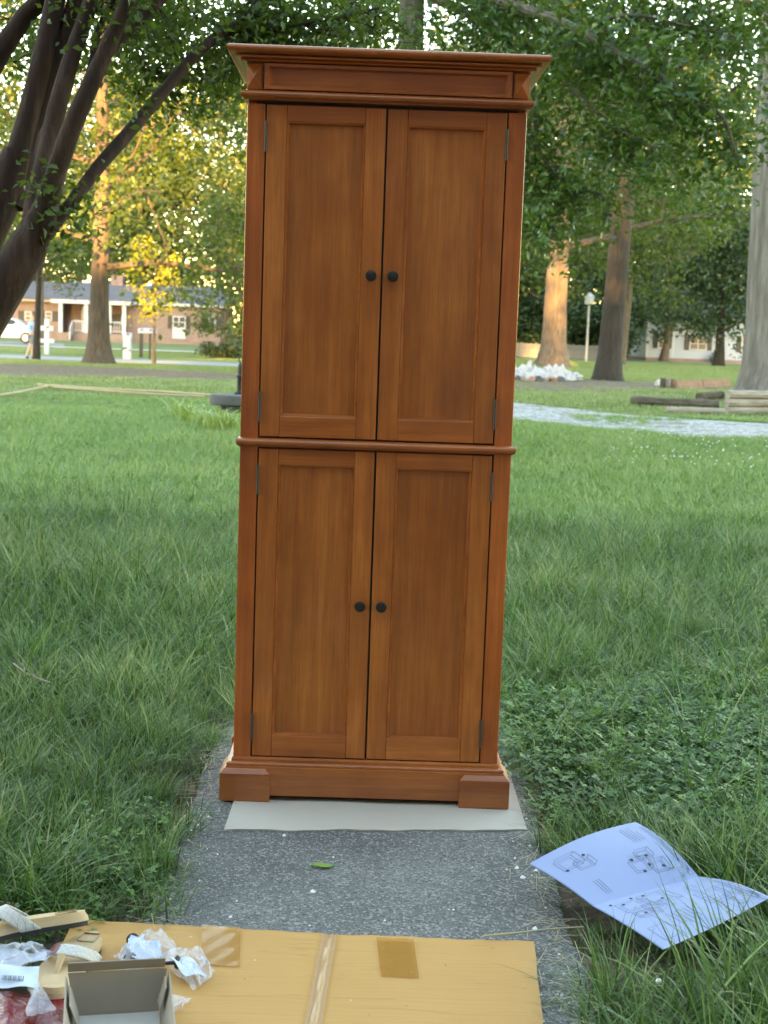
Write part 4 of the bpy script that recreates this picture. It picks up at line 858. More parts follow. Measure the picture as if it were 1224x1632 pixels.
# unseen oaks and house added behind the camera to shade the walk
big = tree_proto(301, 23, .5, 6.5, .14, 15000, .62, 'leaf_wood', 'bark_oak', clump=.2, limbs=20)
for i, (x, y, s) in enumerate([(5.3, -22, 1.0), (8.5, -38, .9), (6.8, -30, .9), (-29, -39, .95), (10.2, -6.5, .78), (-6.4, -7.5, (.7, .78, .78)), (17, -26, 1.05), (27, -28, 1.1), (38, -28, 1.1), (-6.9, -24, (.62, .8, 1.0)), (-14.2, -22, (.5, .6, .44)), (-24.5, -26, 1.05), (-36, -28, 1.1), (-48, -28, 1.1),
                                (14, -38, 1.3), (30, -40, 1.3), (-31, -38, 1.3), (-46, -40, 1.3)]):
    make_tree('unseen_shade_oak', 'unseen large oak added behind the camera to shade the front lawn', big, (x, y, 0), i*1.3, s, 'unseen oaks added for shade')
def unseen_house():
    t = thing('unseen_house', 'unseen brick house with white windows added behind the camera for shade', 'house', (0, -4.6, 0))
    box('wall', 'brick_wall', t, -9, 9, -8, 0, 0, 3.0)
    m = MB(); m.add([(-9.4, .5, 2.95), (9.4, .5, 2.95), (9.4, -8.5, 2.95), (-9.4, -8.5, 2.95), (-9.4, -4, 7.0), (9.4, -4, 7.0)], [(0, 1, 5, 4), (2, 3, 4, 5), (1, 2, 5), (3, 0, 4), (3, 2, 1, 0)]); m.build('roof', 'shingle_roof', t)
    d = box('door', 'shutter_dark', t, -.5, .5, .002, .05, .2, 2.25); box('handle', 'hinge_steel', d, .36, .42, .05, .1, 1.15, 1.25)
    for x in (-6, -3, 3, 6): wv = box('window', 'white_paint', t, x-.6, x+.6, .002, .06, .9, 2.3); box('pane', 'window_glass', wv, x-.53, x+.53, .061, .068, .97, 2.23)
    box('step', 'concrete', t, -1, 1, .06, 1.0, 0, .18)
unseen_house()

# ------------------------------------------------------------------ crape myrtle at the left
def px_tube(m, pts, seg=10, wob=.06):
    P = [at(x, y, Y) for x, y, Y, r in pts]; rad = [r*Y/FPX for x, y, Y, r in pts]
    # resample smoothly
    n = len(P); Q, rr = [], []
    for i in range(n-1):
        p0, p1, p2, p3 = P[max(0, i-1)], P[i], P[i+1], P[min(n-1, i+2)]
        for s in range(5):
            t = s/5; Q.append(.5*((2*p1)+(p2-p0)*t+(2*p0-5*p1+4*p2-p3)*t*t+(3*p1-p0-3*p2+p3)*t**3)); rr.append(rad[i]+(rad[i+1]-rad[i])*t)
    Q.append(P[-1]); rr.append(rad[-1]); m.tube(Q, rr, seg, True, wob); return Q
def make_myrtle():
    Y0 = 6.2; base = gp(-150, 760); t = thing('crape_myrtle', 'leaning many-stemmed crape myrtle with dark reddish bark left of the path', 'tree', (0, 0, 0))
    m = MB(); rg = np.random.default_rng(17)
    bx, by = at(-250, 532, Y0).x, Y0
    root = Vector((bx-.15, by, 0)); pb = lambda v: v
    a0 = at(-60, 560, Y0)
    m.tube([root+Vector((0, 0, -.05)), root+Vector((.03, 0, .15)), root.lerp(a0, .45)+Vector((0, 0, .05)), a0, at(0, 462, Y0), at(42, 400, Y0), at(72, 335, Y0)], [.20, .15, .13, .112, .098, .085, .06], 16, True, .08)
    m.tube([root+Vector((-.1, .1, -.05)), at(-130, 560, Y0+.2), at(-40, 400, Y0+.2), at(2, 318, Y0+.2), at(28, 240, Y0+.2)], [.15, .12, .10, .085, .06], 14, True, .08)
    A = px_tube(m, [(-10, 350, Y0+.2, 24), (14, 290, Y0+.2, 19), (50, 165, Y0+.25, 17), (88, 0, Y0+.3, 15), (120, -160, Y0+.4, 12), (150, -320, Y0+.5, 8)])
    B = px_tube(m, [(22, 330, Y0+.2, 16), (40, 270, Y0+.25, 15), (70, 160, Y0+.3, 15), (118, 10, Y0+.35, 13), (165, -150, Y0+.5, 10), (200, -300, Y0+.6, 7)])
    Cc = px_tube(m, [(52, 350, Y0, 17), (66, 270, Y0+.05, 13), (92, 170, Y0+.1, 15), (118, 80, Y0+.15, 13), (150, -10, Y0+.2, 12), (200, -160, Y0+.3, 8)])
    D = px_tube(m, [(62, 370, Y0, 24), (88, 280, Y0-.05, 16), (120, 190, Y0-.1, 15), (165, 90, Y0-.1, 13), (208, -10, Y0-.1, 11), (270, -150, Y0-.1, 8)])
    E = px_tube(m, [(70, 372, Y0+.05, 16), (112, 325, Y0+.1, 10), (160, 262, Y0+.2, 11), (215, 200, Y0+.35, 10.5), (265, 140, Y0+.5, 10), (312, 86, Y0+.6, 9), (352, 54, Y0+.7, 8.5), (398, 22, Y0+.8, 7), (440, -60, Y0+.9, 5)])
    E2 = px_tube(m, [(362, 48, Y0+.7, 6), (400, 47, Y0+.8, 5), (450, 44, Y0+.9, 4), (535, 31, Y0+1.0, 3), (610, 10, Y0+1.1, 2)])
    Fb = px_tube(m, [(172, 85, Y0-.1, 8), (205, 50, Y0, 8), (250, 8, Y0+.1, 6), (300, -60, Y0+.2, 4)])
    Gb = px_tube(m, [(-60, 190, Y0+.5, 20), (0, 85, Y0+.5, 16), (38, 28, Y0+.5, 15), (72, -10, Y0+.5, 13), (140, -120, Y0+.6, 8)])
    Hb = px_tube(m, [(60, 260, Y0+.1, 9), (70, 215, Y0+.1, 8), (92, 178, Y0+.15, 8)])
    Ib = px_tube(m, [(140, 130, Y0+.1, 6), (160, 40, Y0+.2, 5), (190, -10, Y0+.2, 4)])
    # thin twigs and leaf centres
    cen = []
    tw = []
    def sprig(p, n, sp, L):
        for k in range(n):
            q = limb_pts(p, rg.normal(size=3)*np.array([1, .8, .6])+np.array([.2, .5, -.15]), L*(.6+.6*rg.random()), 4, rg, -.04, .3)
            m.tube([Vector(v) for v in q], [.004, .0035, .003, .002, .0012], 4, False)
            for v in q[1:]:
                for _ in range(sp*2): cen.append(v+rg.normal(size=3)*.06)
    for Q, a, b in ((E, 31, 40), (E2, 2, 20), (Fb, 8, 15), (D, 20, 25), (Cc, 20, 25), (B, 18, 25), (A, 18, 25), (Gb, 15, 20)):
        for i in range(a, min(b, len(Q))):
            if rg.random() < .9: sprig(np.array(Q[i]), 3, 5, .38)
    for (x, y, Y, n, L) in [(180, 60, 7.5, 8, .45), (230, 110, 7.5, 12, .4), (270, 60, 7.7, 12, .4), (300, 30, 7.7, 10, .4), (330, 110, 7.8, 9, .35), (250, 30, 7.5, 10, .4), (20, 100, 7.4, 6, .4), (15, 30, 7.4, 6, .4), (220, 150, 7.6, 6, .3), (370, 90, 7.6, 6, .3), (350, 150, 7.6, 4, .3), (450, 15, 7.6, 8, .35), (510, 10, 7.6, 8, .35), (560, 5, 7.7, 8, .35), (205, 20, 7.4, 7, .4),
                            (85, 360, 6.1, 2, .2), (100, 330, 6.2, 2, .2), (60, 320, 6.0, 1, .2), (130, 40, 7.6, 4, .35), (380, 20, 7.6, 8, .35)]:
        sprig(np.array(at(x, y, Y)), n, 5, L)
    for k in range(420):   # crown going on above and beside the frame
        yy = rg.uniform(5.0, 8.5); p = np.array([rg.uniform(-3.2, 1.0), yy, 1.18+.25*yy+.2+rg.uniform(0, 1.6)])
        for _ in range(16): cen.append(p+rg.normal(size=3)*.15)
    m.build('trunk', 'bark_myrtle', t, 0, True)
    V, F, Av = leaf_arrays(np.array(cen), .042, rg, .45, .55); print('myrtle leaves', len(cen)); fast_mesh('crown', V, F, 'leaf_myrtle', t, Av)
make_myrtle()

# ------------------------------------------------------------------ shade tree behind the cabinet, its crown over the right
def make_shade_tree():
    rg = np.random.default_rng(23); base = at(640, 640, 15.0); base.z = -.02
    t = thing('shade_tree', 'leafy shade tree behind the cabinet with low boughs over the right lawn', 'tree', (0, 0, 0)); m = MB()
    top = at(660, -120, 15)
    m.tube([base, base+Vector((0, 0, .2)), base.lerp(top, .35), base.lerp(top, .7), top, top+Vector((.2, .2, 2))], [.24, .19, .16, .14, .12, .04], 14, True, .05)
    limbs = [[(660, -60, 15, 16), (740, -25, 14.6, 9), (800, 2, 13.4, 7), (880, 28, 12.9, 6.5), (935, 55, 12.6, 6), (985, 85, 12.4, 5.5), (1050, 120, 12.2, 5), (1100, 155, 12.1, 4), (1150, 185, 12.1, 3), (1175, 250, 12.1, 2)],
             [(660, -20, 15, 12), (740, 20, 14.8, 7), (800, 48, 14.6, 6), (850, 78, 14.5, 5), (930, 160, 14.3, 4), (1000, 215, 14.2, 3), (1080, 250, 14, 2)],
             [(935, 55, 13.5, 4), (960, 30, 13.6, 3.5), (1020, 25, 13.7, 3), (1090, 40, 13.8, 2.5), (1180, 60, 14, 2)],
             [(850, 80, 14.5, 4), (850, 150, 14.6, 3), (860, 240, 14.8, 3), (900, 290, 15, 2.5), (960, 310, 15, 2)],
             [(660, -80, 15, 12), (600, -40, 15.5, 7), (560, 0, 15.8, 5), (530, 40, 16, 3)],
             [(660, -100, 15, 14), (900, -120, 15.5, 8), (1100, -60, 15.5, 6), (1250, 60, 15.5, 4), (1330, 200, 15.5, 3)],
             [(850, 150, 14.6, 3), (840, 260, 15.2, 3), (860, 340, 15.6, 2), (900, 380, 15.8, 1.5)]]
    cen = []; nodes = []
    for L in limbs: nodes += px_tube(m, L, 7)[5:]
    for p in nodes:
        for s in range(3):
            q = limb_pts(np.array(p)+np.array([0, .1, 0]), rg.normal(size=3)*np.array([1, 1, .6])+np.array([0, .35, 0])+np.array([0, 0, -.15]), .55*(.6+.6*rg.random()), 4, rg, -.06, .25)
            m.tube([Vector(v) for v in q], [.006, .005, .004, .003, .002], 4, False)
            for v in q[1:]: cen += [v+rg.normal(size=3)*.11 for _ in range(9)]
    # fill, thinned by noise so that gaps stay
    for k in range(5200):
        x, y = rg.uniform(520, 1420), rg.uniform(-420, 400); Y = rg.uniform(13.3, 17)
        lim = 85 if x < 840 else np.interp(x, [840, 870, 950, 1050, 1130, 1224, 1400], [430, 400, 330, 330, 300, 330, 330])
        if y > lim+rg.normal()*18: continue
        v = vnoise(np.array([x]), np.array([y]), .016, 5)[0]*.6+vnoise(np.array([x]), np.array([y]), .045, 6)[0]*.4
        if v < .36+(.12 if y > 210 else 0): continue
        p = np.array(at(x, y, Y)); cen += [p+rg.normal(size=3)*.10 for _ in range(6)]
    m.build('trunk', 'bark_branch', t, 0, True)
    V, F, Av = leaf_arrays(np.array(cen), .085, rg, .7, .5, .3); print('shade leaves', len(cen)); fast_mesh('crown', V, F, 'leaf_shade_tree', t, Av)
make_shade_tree()

# ------------------------------------------------------------------ brick house across the street
def make_brick_house():
    Y = 105.0; zb = -.18
    X = lambda px, py=520: at(px, py, Y).x
    Zz = lambda px, py: at(px, py, Y).z
    t = thing('brick_house', 'long red brick ranch house with grey roof and white porch columns', 'house', (0, Y, 0))
    eave = 2.62; xl, xr = X(8), X(352); fx0, fx1 = X(97), X(204)
    def wall(a, b, y0, y1): return box('wall', 'brick_wall', t, a, b, y0, y1, zb, eave)
    wall(xl, fx0, .6, 8); wall(fx0+.002, fx1-.002, 1.7, 7.98); wall(fx1, xr, .0, 8)
    def roof(a, b, y0, y1, ze, zr):
        m = MB(); yc = (y0+y1)/2; m.add([(a, y0, ze), (b, y0, ze), (b, y1, ze), (a, y1, ze), (a+.05, yc, zr), (b-.05, yc, zr)], [(0, 1, 5, 4), (2, 3, 4, 5), (1, 2, 5), (3, 0, 4), (3, 2, 1, 0)]); return m.build('roof', 'shingle_roof', t)
    r = roof(xl-.4, xr+.4, -.5, 8.6, eave+.16, 4.15)
    box('fascia', 'white_paint', t, xl-.4, fx0-.45, -.1, .58, eave-.05, eave+.155); box('fascia', 'white_paint', t, fx1+.45, xr+.4, -.5, -.02, eave-.05, eave+.155); box('fascia', 'white_paint', t, fx0-.44, fx1+.44, -1.3, -.52, eave-.12, eave+.17)
    m = MB(); m.add([(fx0-.45, -1.35, eave+.18), (fx1+.45, -1.35, eave+.18), (fx1+.45, 4.0, 4.2), (fx0-.45, 4.0, 4.2), (fx0-.45, -1.35, eave+.171), (fx1+.45, -1.35, eave+.171), (fx1+.45, 4.0, 4.1), (fx0-.45, 4.0, 4.1)], [(0, 1, 2, 3), (7, 6, 5, 4), (0, 4, 5, 1), (1, 5, 6, 2), (3, 2, 6, 7), (0, 3, 7, 4)]); m.build('porch_roof', 'shingle_roof', t)
    c = X(172); box('chimney', 'brick_wall', t, c-.45, c+.45, 3.2, 4.1, 3.6, 4.75)
    box('porch_floor', 'brick_wall', t, fx0, fx1, -1.2, 1.69, zb, .42)
    for px in (102, 142, 179, 202): x = X(px); box('column', 'white_paint', t, x-.14, x+.14, -1.15, -.87, .42, eave-.12)
    # door, sidelight brick
    dx0, dx1 = X(122), X(134); d = box('door', 'white_paint', t, dx0, dx1, 1.62, 1.699, .42, 2.35); box('pane', 'window_glass', d, dx0+.14, dx1-.14, 1.60, 1.619, 1.15, 2.15); box('storm_panel', 'kerb', d, dx0+.12, dx1-.12, 1.60, 1.619, .55, 1.0)
    def rail(a, b):
        rr = thing('railing', None, None); rr.parent = t
        box('rail', 'white_paint', rr, a, b, -1.05, -.98, 1.22, 1.30); box('rail', 'white_paint', rr, a, b, -1.05, -.98, .55, .61)
        bm_ = MB(); n = int((b-a)/.16)
        for k in range(1, n): bm_.box(a+(b-a)*k/n-.022, a+(b-a)*k/n+.022, -1.035, -.995, .612, 1.218)
        tag(bm_.build('baluster_row', 'white_paint', rr), kind='stuff')
    rail(X(142)+.16, X(179)-.16); rail(X(179)+.16, X(202)-.16); rail(X(122), X(142)-.16)
    s = MB(); sx0, sx1 = X(112), X(121)
    for k in range(3): s.box(sx0, sx1, -1.2-.3*(k+1), -1.2-.3*k-.002, zb, .42-.15*(k+1))
    s.build('step', 'brick_wall', t)
    MB().add([(sx1, -1.25, .42), (sx1+.08, -1.25, .42), (sx1+.08, -2.2, -.1), (sx1, -2.2, -.1), (sx1, -1.25, 1.3), (sx1+.08, -1.25, 1.3), (sx1+.08, -2.2, .75), (sx1, -2.2, .75)], [(0, 1, 2, 3), (7, 6, 5, 4), (0, 4, 5, 1), (1, 5, 6, 2), (2, 6, 7, 3), (3, 7, 4, 0)]).build('stair_rail', 'white_paint', t)
    def window(a, b, z0, z1, y, panes=1, sh=True, shw=.42):
        w_ = box('window', 'white_paint', t, a, b, y-.06, y-.003, z0, z1); n = panes
        for k in range(n):
            p0, p1 = a+.09+(b-a-.09)*k/n, a+(b-a-.09)*(k+1)/n
            for (q0, q1) in ((z0+.08, (z0+z1)/2-.03), ((z0+z1)/2+.03, z1-.08)): box('pane', 'window_glass', w_, p0, p1, y-.072, y-.0605, q0, q1)
        if sh:
            for (q0, q1) in ((a-shw-.03, a-.03), (b+.03, b+shw+.03)): box('shutter', 'shutter_dark', t, q0, q1, y-.08, y-.003, z0-.05, z1+.02)
    window(X(69), X(80), Zz(75, 511), Zz(75, 496), .6); window(X(36), X(47), Zz(40, 511), Zz(40, 496), .6)
    window(X(152), X(165), Zz(160, 519), Zz(160, 501), 1.7); window(X(186), X(196), Zz(190, 519), Zz(190, 501), 1.7)
    window(X(275), X(296), Zz(285, 523), Zz(285, 504), 0, 2, True, .30); box('panel', 'white_paint', t, X(275), X(296), -.055, -.003, Zz(285, 540), Zz(285, 523)-.01)
    window(X(332), X(344), Zz(338, 523), Zz(338, 504), 0)
make_brick_house()

def make_white_house():
    Y = 104.0; zb = -.2; X = lambda px: at(px, 555, Y).x; Zz = lambda py, px=1080: at(px, py, Y).z
    t = thing('white_house', 'white sided house with black shutters behind the dark spreading tree', 'house', (0, Y, 0))
    x0, x1 = X(1030), X(1290); zt = 2.9; fz = Zz(571)
    box('wall', 'white_siding', t, x0, x1, 0, 8, fz, zt); box('foundation', 'brick_wall', t, x0+.02, x1-.02, .03, 7.9, zb-.2, fz-.002)
    m = MB(); m.add([(x0-.4, -.5, zt+.01), (x1+.4, -.5, zt+.01), (x1+.4, 8.5, zt+.01), (x0-.4, 8.5, zt+.01), (x0-.4, 4, 5.1), (x1+.4, 4, 5.1)], [(0, 1, 5, 4), (2, 3, 4, 5), (1, 2, 5), (3, 0, 4), (3, 2, 1, 0)]); m.build('roof', 'shingle_roof', t)
    for k in range(1, 16): box('siding_board', 'white_siding', t, x0+.01, x1-.01, -.014, -.001, fz+(zt-fz)*(k-1)/15+.01, fz+(zt-fz)*k/15-.012)
    for px in (1031, 1073, 1146): box('corner_board', 'white_paint', t, X(px)-.07, X(px)+.07, -.035, -.015, fz, zt)
    def window(a, b, z0, z1, n):
        w_ = box('window', 'white_paint', t, a, b, -.09, -.016, z0, z1)
        for k in range(n):
            p0, p1 = a+.09+(b-a-.09)*k/n, a+(b-a-.09)*(k+1)/n
            for q0, q1 in ((z0+.08, (z0+z1)/2-.03), ((z0+z1)/2+.03, z1-.08)): box('pane', 'window_glass', w_, p0, p1, -.1, -.0905, q0, q1)
        for q0, q1 in ((a-.36, a-.03), (b+.03, b+.36)): box('shutter', 'shutter_dark', t, q0, q1, -.1, -.016, z0, z1)
    window(X(1048), X(1062), Zz(556), Zz(531), 1); window(X(1098), X(1126), Zz(557), Zz(536), 2); window(X(1181), X(1196), Zz(558), Zz(532), 1)
make_white_house()

# ------------------------------------------------------------------ street side things
def make_fence():
    A, B = gp(800, 567), gp(1004, 575); t = thing('board_fence', 'weathered grey board fence behind the orange sunlit oak', 'fence', (A.x, 93, -.1)); L = (B.x-A.x)*1.05; n = int(L/.15)
    m0 = None
    for k in range(n):
        if m0 is None: m0 = MB().box(0, .135, -.012, .012, .03, .92).build('board', 'fence_grey', t); o = m0
        else: o = m0.copy(); COL.objects.link(o)
        o.location = (k*.15, 0, random.uniform(-.02, .02)); o.parent = t
    for z in (.25, .72): box('rail', 'fence_grey', t, 0, L, .013, .05, z, z+.09)
    for k in range(int(L/2.4)+1): box('post', 'fence_grey', t, k*2.4, k*2.4+.1, .051, .15, 0, 1.0)
make_fence()
def make_lamp_post():
    p = gp(936, 569); Y = 84; x = at(936, 540, Y).x; t = thing('yard_lamp', 'thin grey yard pole with a white lantern head before the fence', 'lamp post', (x, Y, -.1)); h = at(938, 486, Y).z+.1
    MB().tube([(0, 0, 0), (0, 0, h)], [.075, .06], 10).build('post', 'pole_grey', t, 0, True)
    MB().lathe([(.09, h), (.26, h+.06), (.30, h+.5), (.16, h+.62), (.04, h+.75)], seg=8).build('lantern', 'white_paint', t)
make_lamp_post()
def make_mailboxes():
    def mail(name, label, px, py, Y, hpx, post, bx, mats, tilt=0):
        b = at(px, py, Y); z0 = float(gz(b.x, Y))-.03; top = at(px, hpx, Y).z; t = thing(name, label, 'mailbox', (b.x, Y, z0)); H = top-z0
        box('post', mats[0], t, -post, post, -post, post, 0, H-.2)
        m = MB(); n = 8; pr = [(-.1, 0), (.1, 0), (.1, .12)]+[(.1*math.cos(a), .12+.1*math.sin(a)) for a in np.linspace(.3, math.pi-.3, n)]+[(-.1, .12)]
        k = len(pr); m.add([(-bx, x, z+H-.2) for x, z in pr]+[(bx, x, z+H-.2) for x, z in pr], [tuple(range(k-1, -1, -1)), tuple(range(k, 2*k))]+[(i, (i+1) % k, k+(i+1) % k, k+i) for i in range(k)])
        o = m.build('mailbox_body', mats[1], t); o.rotation_euler = (0, tilt, 0); box('flag', 'red_label', t, -.02, .1, -.125, -.105, H-.08, H-.02); return t, H
    mail('mailbox', 'white mailbox on a wide white post by the street', 203, 560, 62, 531, .17, .2, ('white_paint', 'white_paint'))
    mail('mailbox', 'mailbox on a dark green post by the street', 225, 553, 66, 524, .075, .15, ('mail_dark', 'white_paint'))
    mail('mailbox', 'tilted white mailbox on a thin dark post by the street', 239, 554, 64, 524, .04, .28, ('mail_dark', 'white_paint'), 0)
    t, H = mail('mailbox', 'mailbox on a white cross shaped wooden post beside the driveway', 75, 552, 66, 520, .11, .3, ('white_paint', 'white_paint'))
    box('crossarm', 'white_paint', t, -.45, .35, -.09, -.075-.04, H*.42, H*.56); box('post_top', 'white_paint', t, -.108, .108, -.108, .108, H+.02, H+.35)
make_mailboxes()
def make_person():
    Y = 57.5; b = at(50, 569, Y); zg = float(gz(b.x, Y))-.01
    t = thing('person', 'person in a light blue shirt and grey shorts walking along the street', 'person', (b.x, Y, zg), R(-60))
    def skin(name, mat, verts, edges, radii, root=0, par=t):
        me = bpy.data.meshes.new(name); me.from_pydata(verts, edges, []); o = bpy.data.objects.new(name, me); COL.objects.link(o)
        sm = o.modifiers.new('skin', 'SKIN'); o.modifiers.new('sub', 'SUBSURF').levels = 2
        if not me.skin_vertices: me.skin_vertices.new() if hasattr(me.skin_vertices, 'new') else None
        bpy.context.view_layer.objects.active = o
        sv = me.skin_vertices[0].data if me.skin_vertices else None
        for i, r in enumerate(radii): sv[i].radius = (r if isinstance(r, tuple) else (r, r))
        sv[root].use_root = True
        dg = bpy.context.evaluated_depsgraph_get(); ev = o.evaluated_get(dg); nm = bpy.data.meshes.new_from_object(ev); o.modifiers.clear(); o.data = nm
        nm.materials.clear(); nm.materials.append(MAT[mat]); o.parent = par
        return o
    v = [(0, 0, .93), (0, 0, 1.12), (0, .01, 1.36), (0, .01, 1.48), (0, .03, 1.58), (0, .04, 1.70),
         (-.09, 0, .88), (-.10, .10, .50), (-.10, .04, .09), (-.10, .15, .035), (.09, 0, .88), (.10, -.08, .50), (.10, -.24, .12), (.10, -.14, .04),
         (-.19, .0, 1.40), (-.24, -.08, 1.13), (-.22, .04, .92), (-.21, .09, .83), (.19, .0, 1.40), (.24, .05, 1.13), (.22, .18, .95), (.21, .24, .88)]
    e = [(0, 1), (1, 2), (2, 3), (3, 4), (4, 5), (0, 6), (6, 7), (7, 8), (8, 9), (0, 10), (10, 11), (11, 12), (12, 13), (2, 14), (14, 15), (15, 16), (16, 17), (2, 18), (18, 19), (19, 20), (20, 21)]
    r = [.13, .125, .12, .052, .085, .075, .085, .06, .04, .035, .085, .06, .04, .035, .055, .042, .032, .028, .055, .042, .032, .028]
    skin('body', 'skin', v, e, r)
    skin('shirt', 'shirt_blue', [(0, 0, .92), (0, 0, 1.12), (0, .01, 1.38), (0, .01, 1.455), (-.20, 0, 1.40), (-.235, -.05, 1.20), (.20, 0, 1.40), (.235, .03, 1.20)], [(0, 1), (1, 2), (2, 3), (2, 4), (4, 5), (2, 6), (6, 7)], [.155, .15, .15, .07, .085, .07, .085, .07])
    skin('shorts', 'shorts_grey', [(0, 0, .96), (-.09, 0, .86), (-.10, .08, .56), (.09, 0, .86), (.10, -.06, .56)], [(0, 1), (1, 2), (0, 3), (3, 4)], [.15, .11, .095, .11, .095])
    skin('hair', 'hair_grey', [(0, .0, 1.66), (0, .03, 1.745)], [(0, 1)], [.075, .075])
    for q in ([(-.10, .02, .045), (-.10, .17, .035)], [(.10, -.26, .06), (.10, -.12, .035)]): skin('shoe', 'rubber_black', q, [(0, 1)], [.055, .045])
make_person()
def make_car():
    p = at(40, 545, 84); x0 = at(-62, 545, 84).x; z0 = float(gz(p.x, 84)); z0 = at(20, 546.5, 84).z
    t = thing('parked_car', 'white four-door car parked on the driveway beside the brick house', 'car', (x0, 84, z0), R(4)); L, Wd = 4.6, 1.8
    prof = [(0.02, .30), (.0, .62), (.08, .78), (.35, .92), (.95, 1.02), (1.55, 1.42), (1.9, 1.50), (2.7, 1.49), (3.15, 1.38), (3.75, 1.02), (4.35, .90), (4.55, .75), (4.6, .42), (4.5, .30)]
    def side(y, k): return [(x, y, z*1.0) for x, z in prof]
    m = MB(); n = len(prof); ins = lambda z: .0 if z < 1.0 else .16*(z-1.0)/.5
    m.add([(x, ins(z), z) for x, z in prof]+[(x, Wd-ins(z), z) for x, z in prof], [tuple(range(n)), tuple(range(2*n-1, n-1, -1))]+[(i, n+i, n+(i+1) % n, (i+1) % n) for i in range(n)])
    m.build('body', 'car_white', t, .05)
    def win(pts, name='side_window'):
        mm = MB(); mm.add([(x, ins(z)-.012, z) for x, z in pts]+[(x, ins(z)+.02, z) for x, z in pts], [tuple(range(len(pts))), tuple(range(2*len(pts)-1, len(pts)-1, -1))]+[(i, (i+1) % len(pts), len(pts)+(i+1) % len(pts), len(pts)+i) for i in range(len(pts))]); mm.build(name, 'car_glass', t)
    win([(1.15, 1.06), (1.65, 1.40), (2.2, 1.42), (2.2, 1.05)]); win([(2.28, 1.05), (2.28, 1.42), (2.75, 1.41), (3.05, 1.33), (3.35, 1.08)])
    for wx in (.85, 3.75):
        for wy in (.0, Wd):
            s = -1 if wy == 0 else 1; wh = thing('wheel', None, None, (wx, wy, .32)); wh.parent = t
            MB().lathe([(.22, -.1), (.30, -.1), (.325, -.06), (.325, .06), (.30, .1), (.22, .1)], axis='y', seg=24).build('tyre', 'tyre', wh, 0, True); MB().lathe([(.02, -.108), (.2, -.106), (.215, -.08), (.215, .08), (.2, .106), (.02, .108)], axis='y', seg=20).build('rim', 'rim', wh, 0, True)
    box('headlight', 'window_glass', t, 4.42, 4.57, .05, .35, .68, .80); box('tail_light', 'red_label', t, .02, .12, .04, .2, .72, .92); box('bumper', 'car_white', t, 4.5, 4.68, .08, Wd-.08, .30, .5, .03); box('mirror', 'car_white', t, 3.1, 3.28, -.18, .0, 1.02, 1.15, .03)
    for x in (1.12, 2.24, 3.4): box('door_seam', 'rubber_black', t, x-.006, x+.006, -.006, .004, .38, 1.0)
    for x in (1.3, 2.4): box('door_handle', 'rim', t, x, x+.16, -.02, -.001, .88, .92)
make_car()

# ------------------------------------------------------------------ rocks, timbers, yard bits
def rock(seed, sx, sy, sz, mat, spike=1.0):
    rg = np.random.default_rng(seed); bm = bmesh.new(); bmesh.ops.create_icosphere(bm, subdivisions=2, radius=1)
    off = rg.normal(size=(6, 3))
    for v in bm.verts:
        c = v.co; k = 1+.22*math.sin(c.dot(Vector(off[0]))*2+seed)+.16*math.sin(c.dot(Vector(off[1]))*4)
        z = max(-.25, c.z); v.co = Vector((c.x*k*sx*(1-.35*spike*max(0, z)), c.y*k*sy*(1-.35*spike*max(0, z)), (z+.2)*k*sz))
    me = bpy.data.meshes.new('rock'); bm.to_mesh(me); bm.free(); me.materials.append(MAT[mat]); return me
def make_rocks():
    rk = [rock(i, .13, .11, .20, 'stone_white', 1.4) for i in range(6)]; rg = random.Random(4)
    n = 0
    for row, (yo, k) in enumerate(((0, 18), (.35, 18), (.7, 16))):
        for i in range(k):
            f = (i+.5*(row % 2))/k; x = 3.05+f*2.75+rg.uniform(-.05, .05); y = 40.2+f*1.6+yo+rg.uniform(-.1, .1)
            o = bpy.data.objects.new('white_rock', rk[n % 6]); COL.objects.link(o); s = rg.uniform(.85, 1.35)*(1.0 if f < .85 else .6); hs = rg.uniform(.55, 1.05)*(1 if f < .8 else .6)
            o.location = (x, y, -.02+.07*(row)+.03); o.scale = (s, s, s*hs); o.rotation_euler = (rg.uniform(-.25, .25), rg.uniform(-.25, .25), rg.uniform(0, 6)); n += 1
            tag(o, 'pointed white rock in the heaped white row before the oaks', 'rock', 'white rocks heaped before the oaks')
    es = [rock(20+i, .16, .12, .13, ['edging_stone', 'terracotta', 'slab_dark'][i % 3], .2) for i in range(3)]
    for i in range(9):
        o = bpy.data.objects.new('edging_stone', es[i % 3]); COL.objects.link(o); o.location = (3.2+i*.21, 39.75+i*.08, -.03); o.rotation_euler = (0, 0, i*1.3)
        tag(o, ['brown', 'rusty orange', 'dark grey'][i % 3]+' edging stone at the foot of the white rocks', 'stone', 'edging stones below the white rocks')
make_rocks()
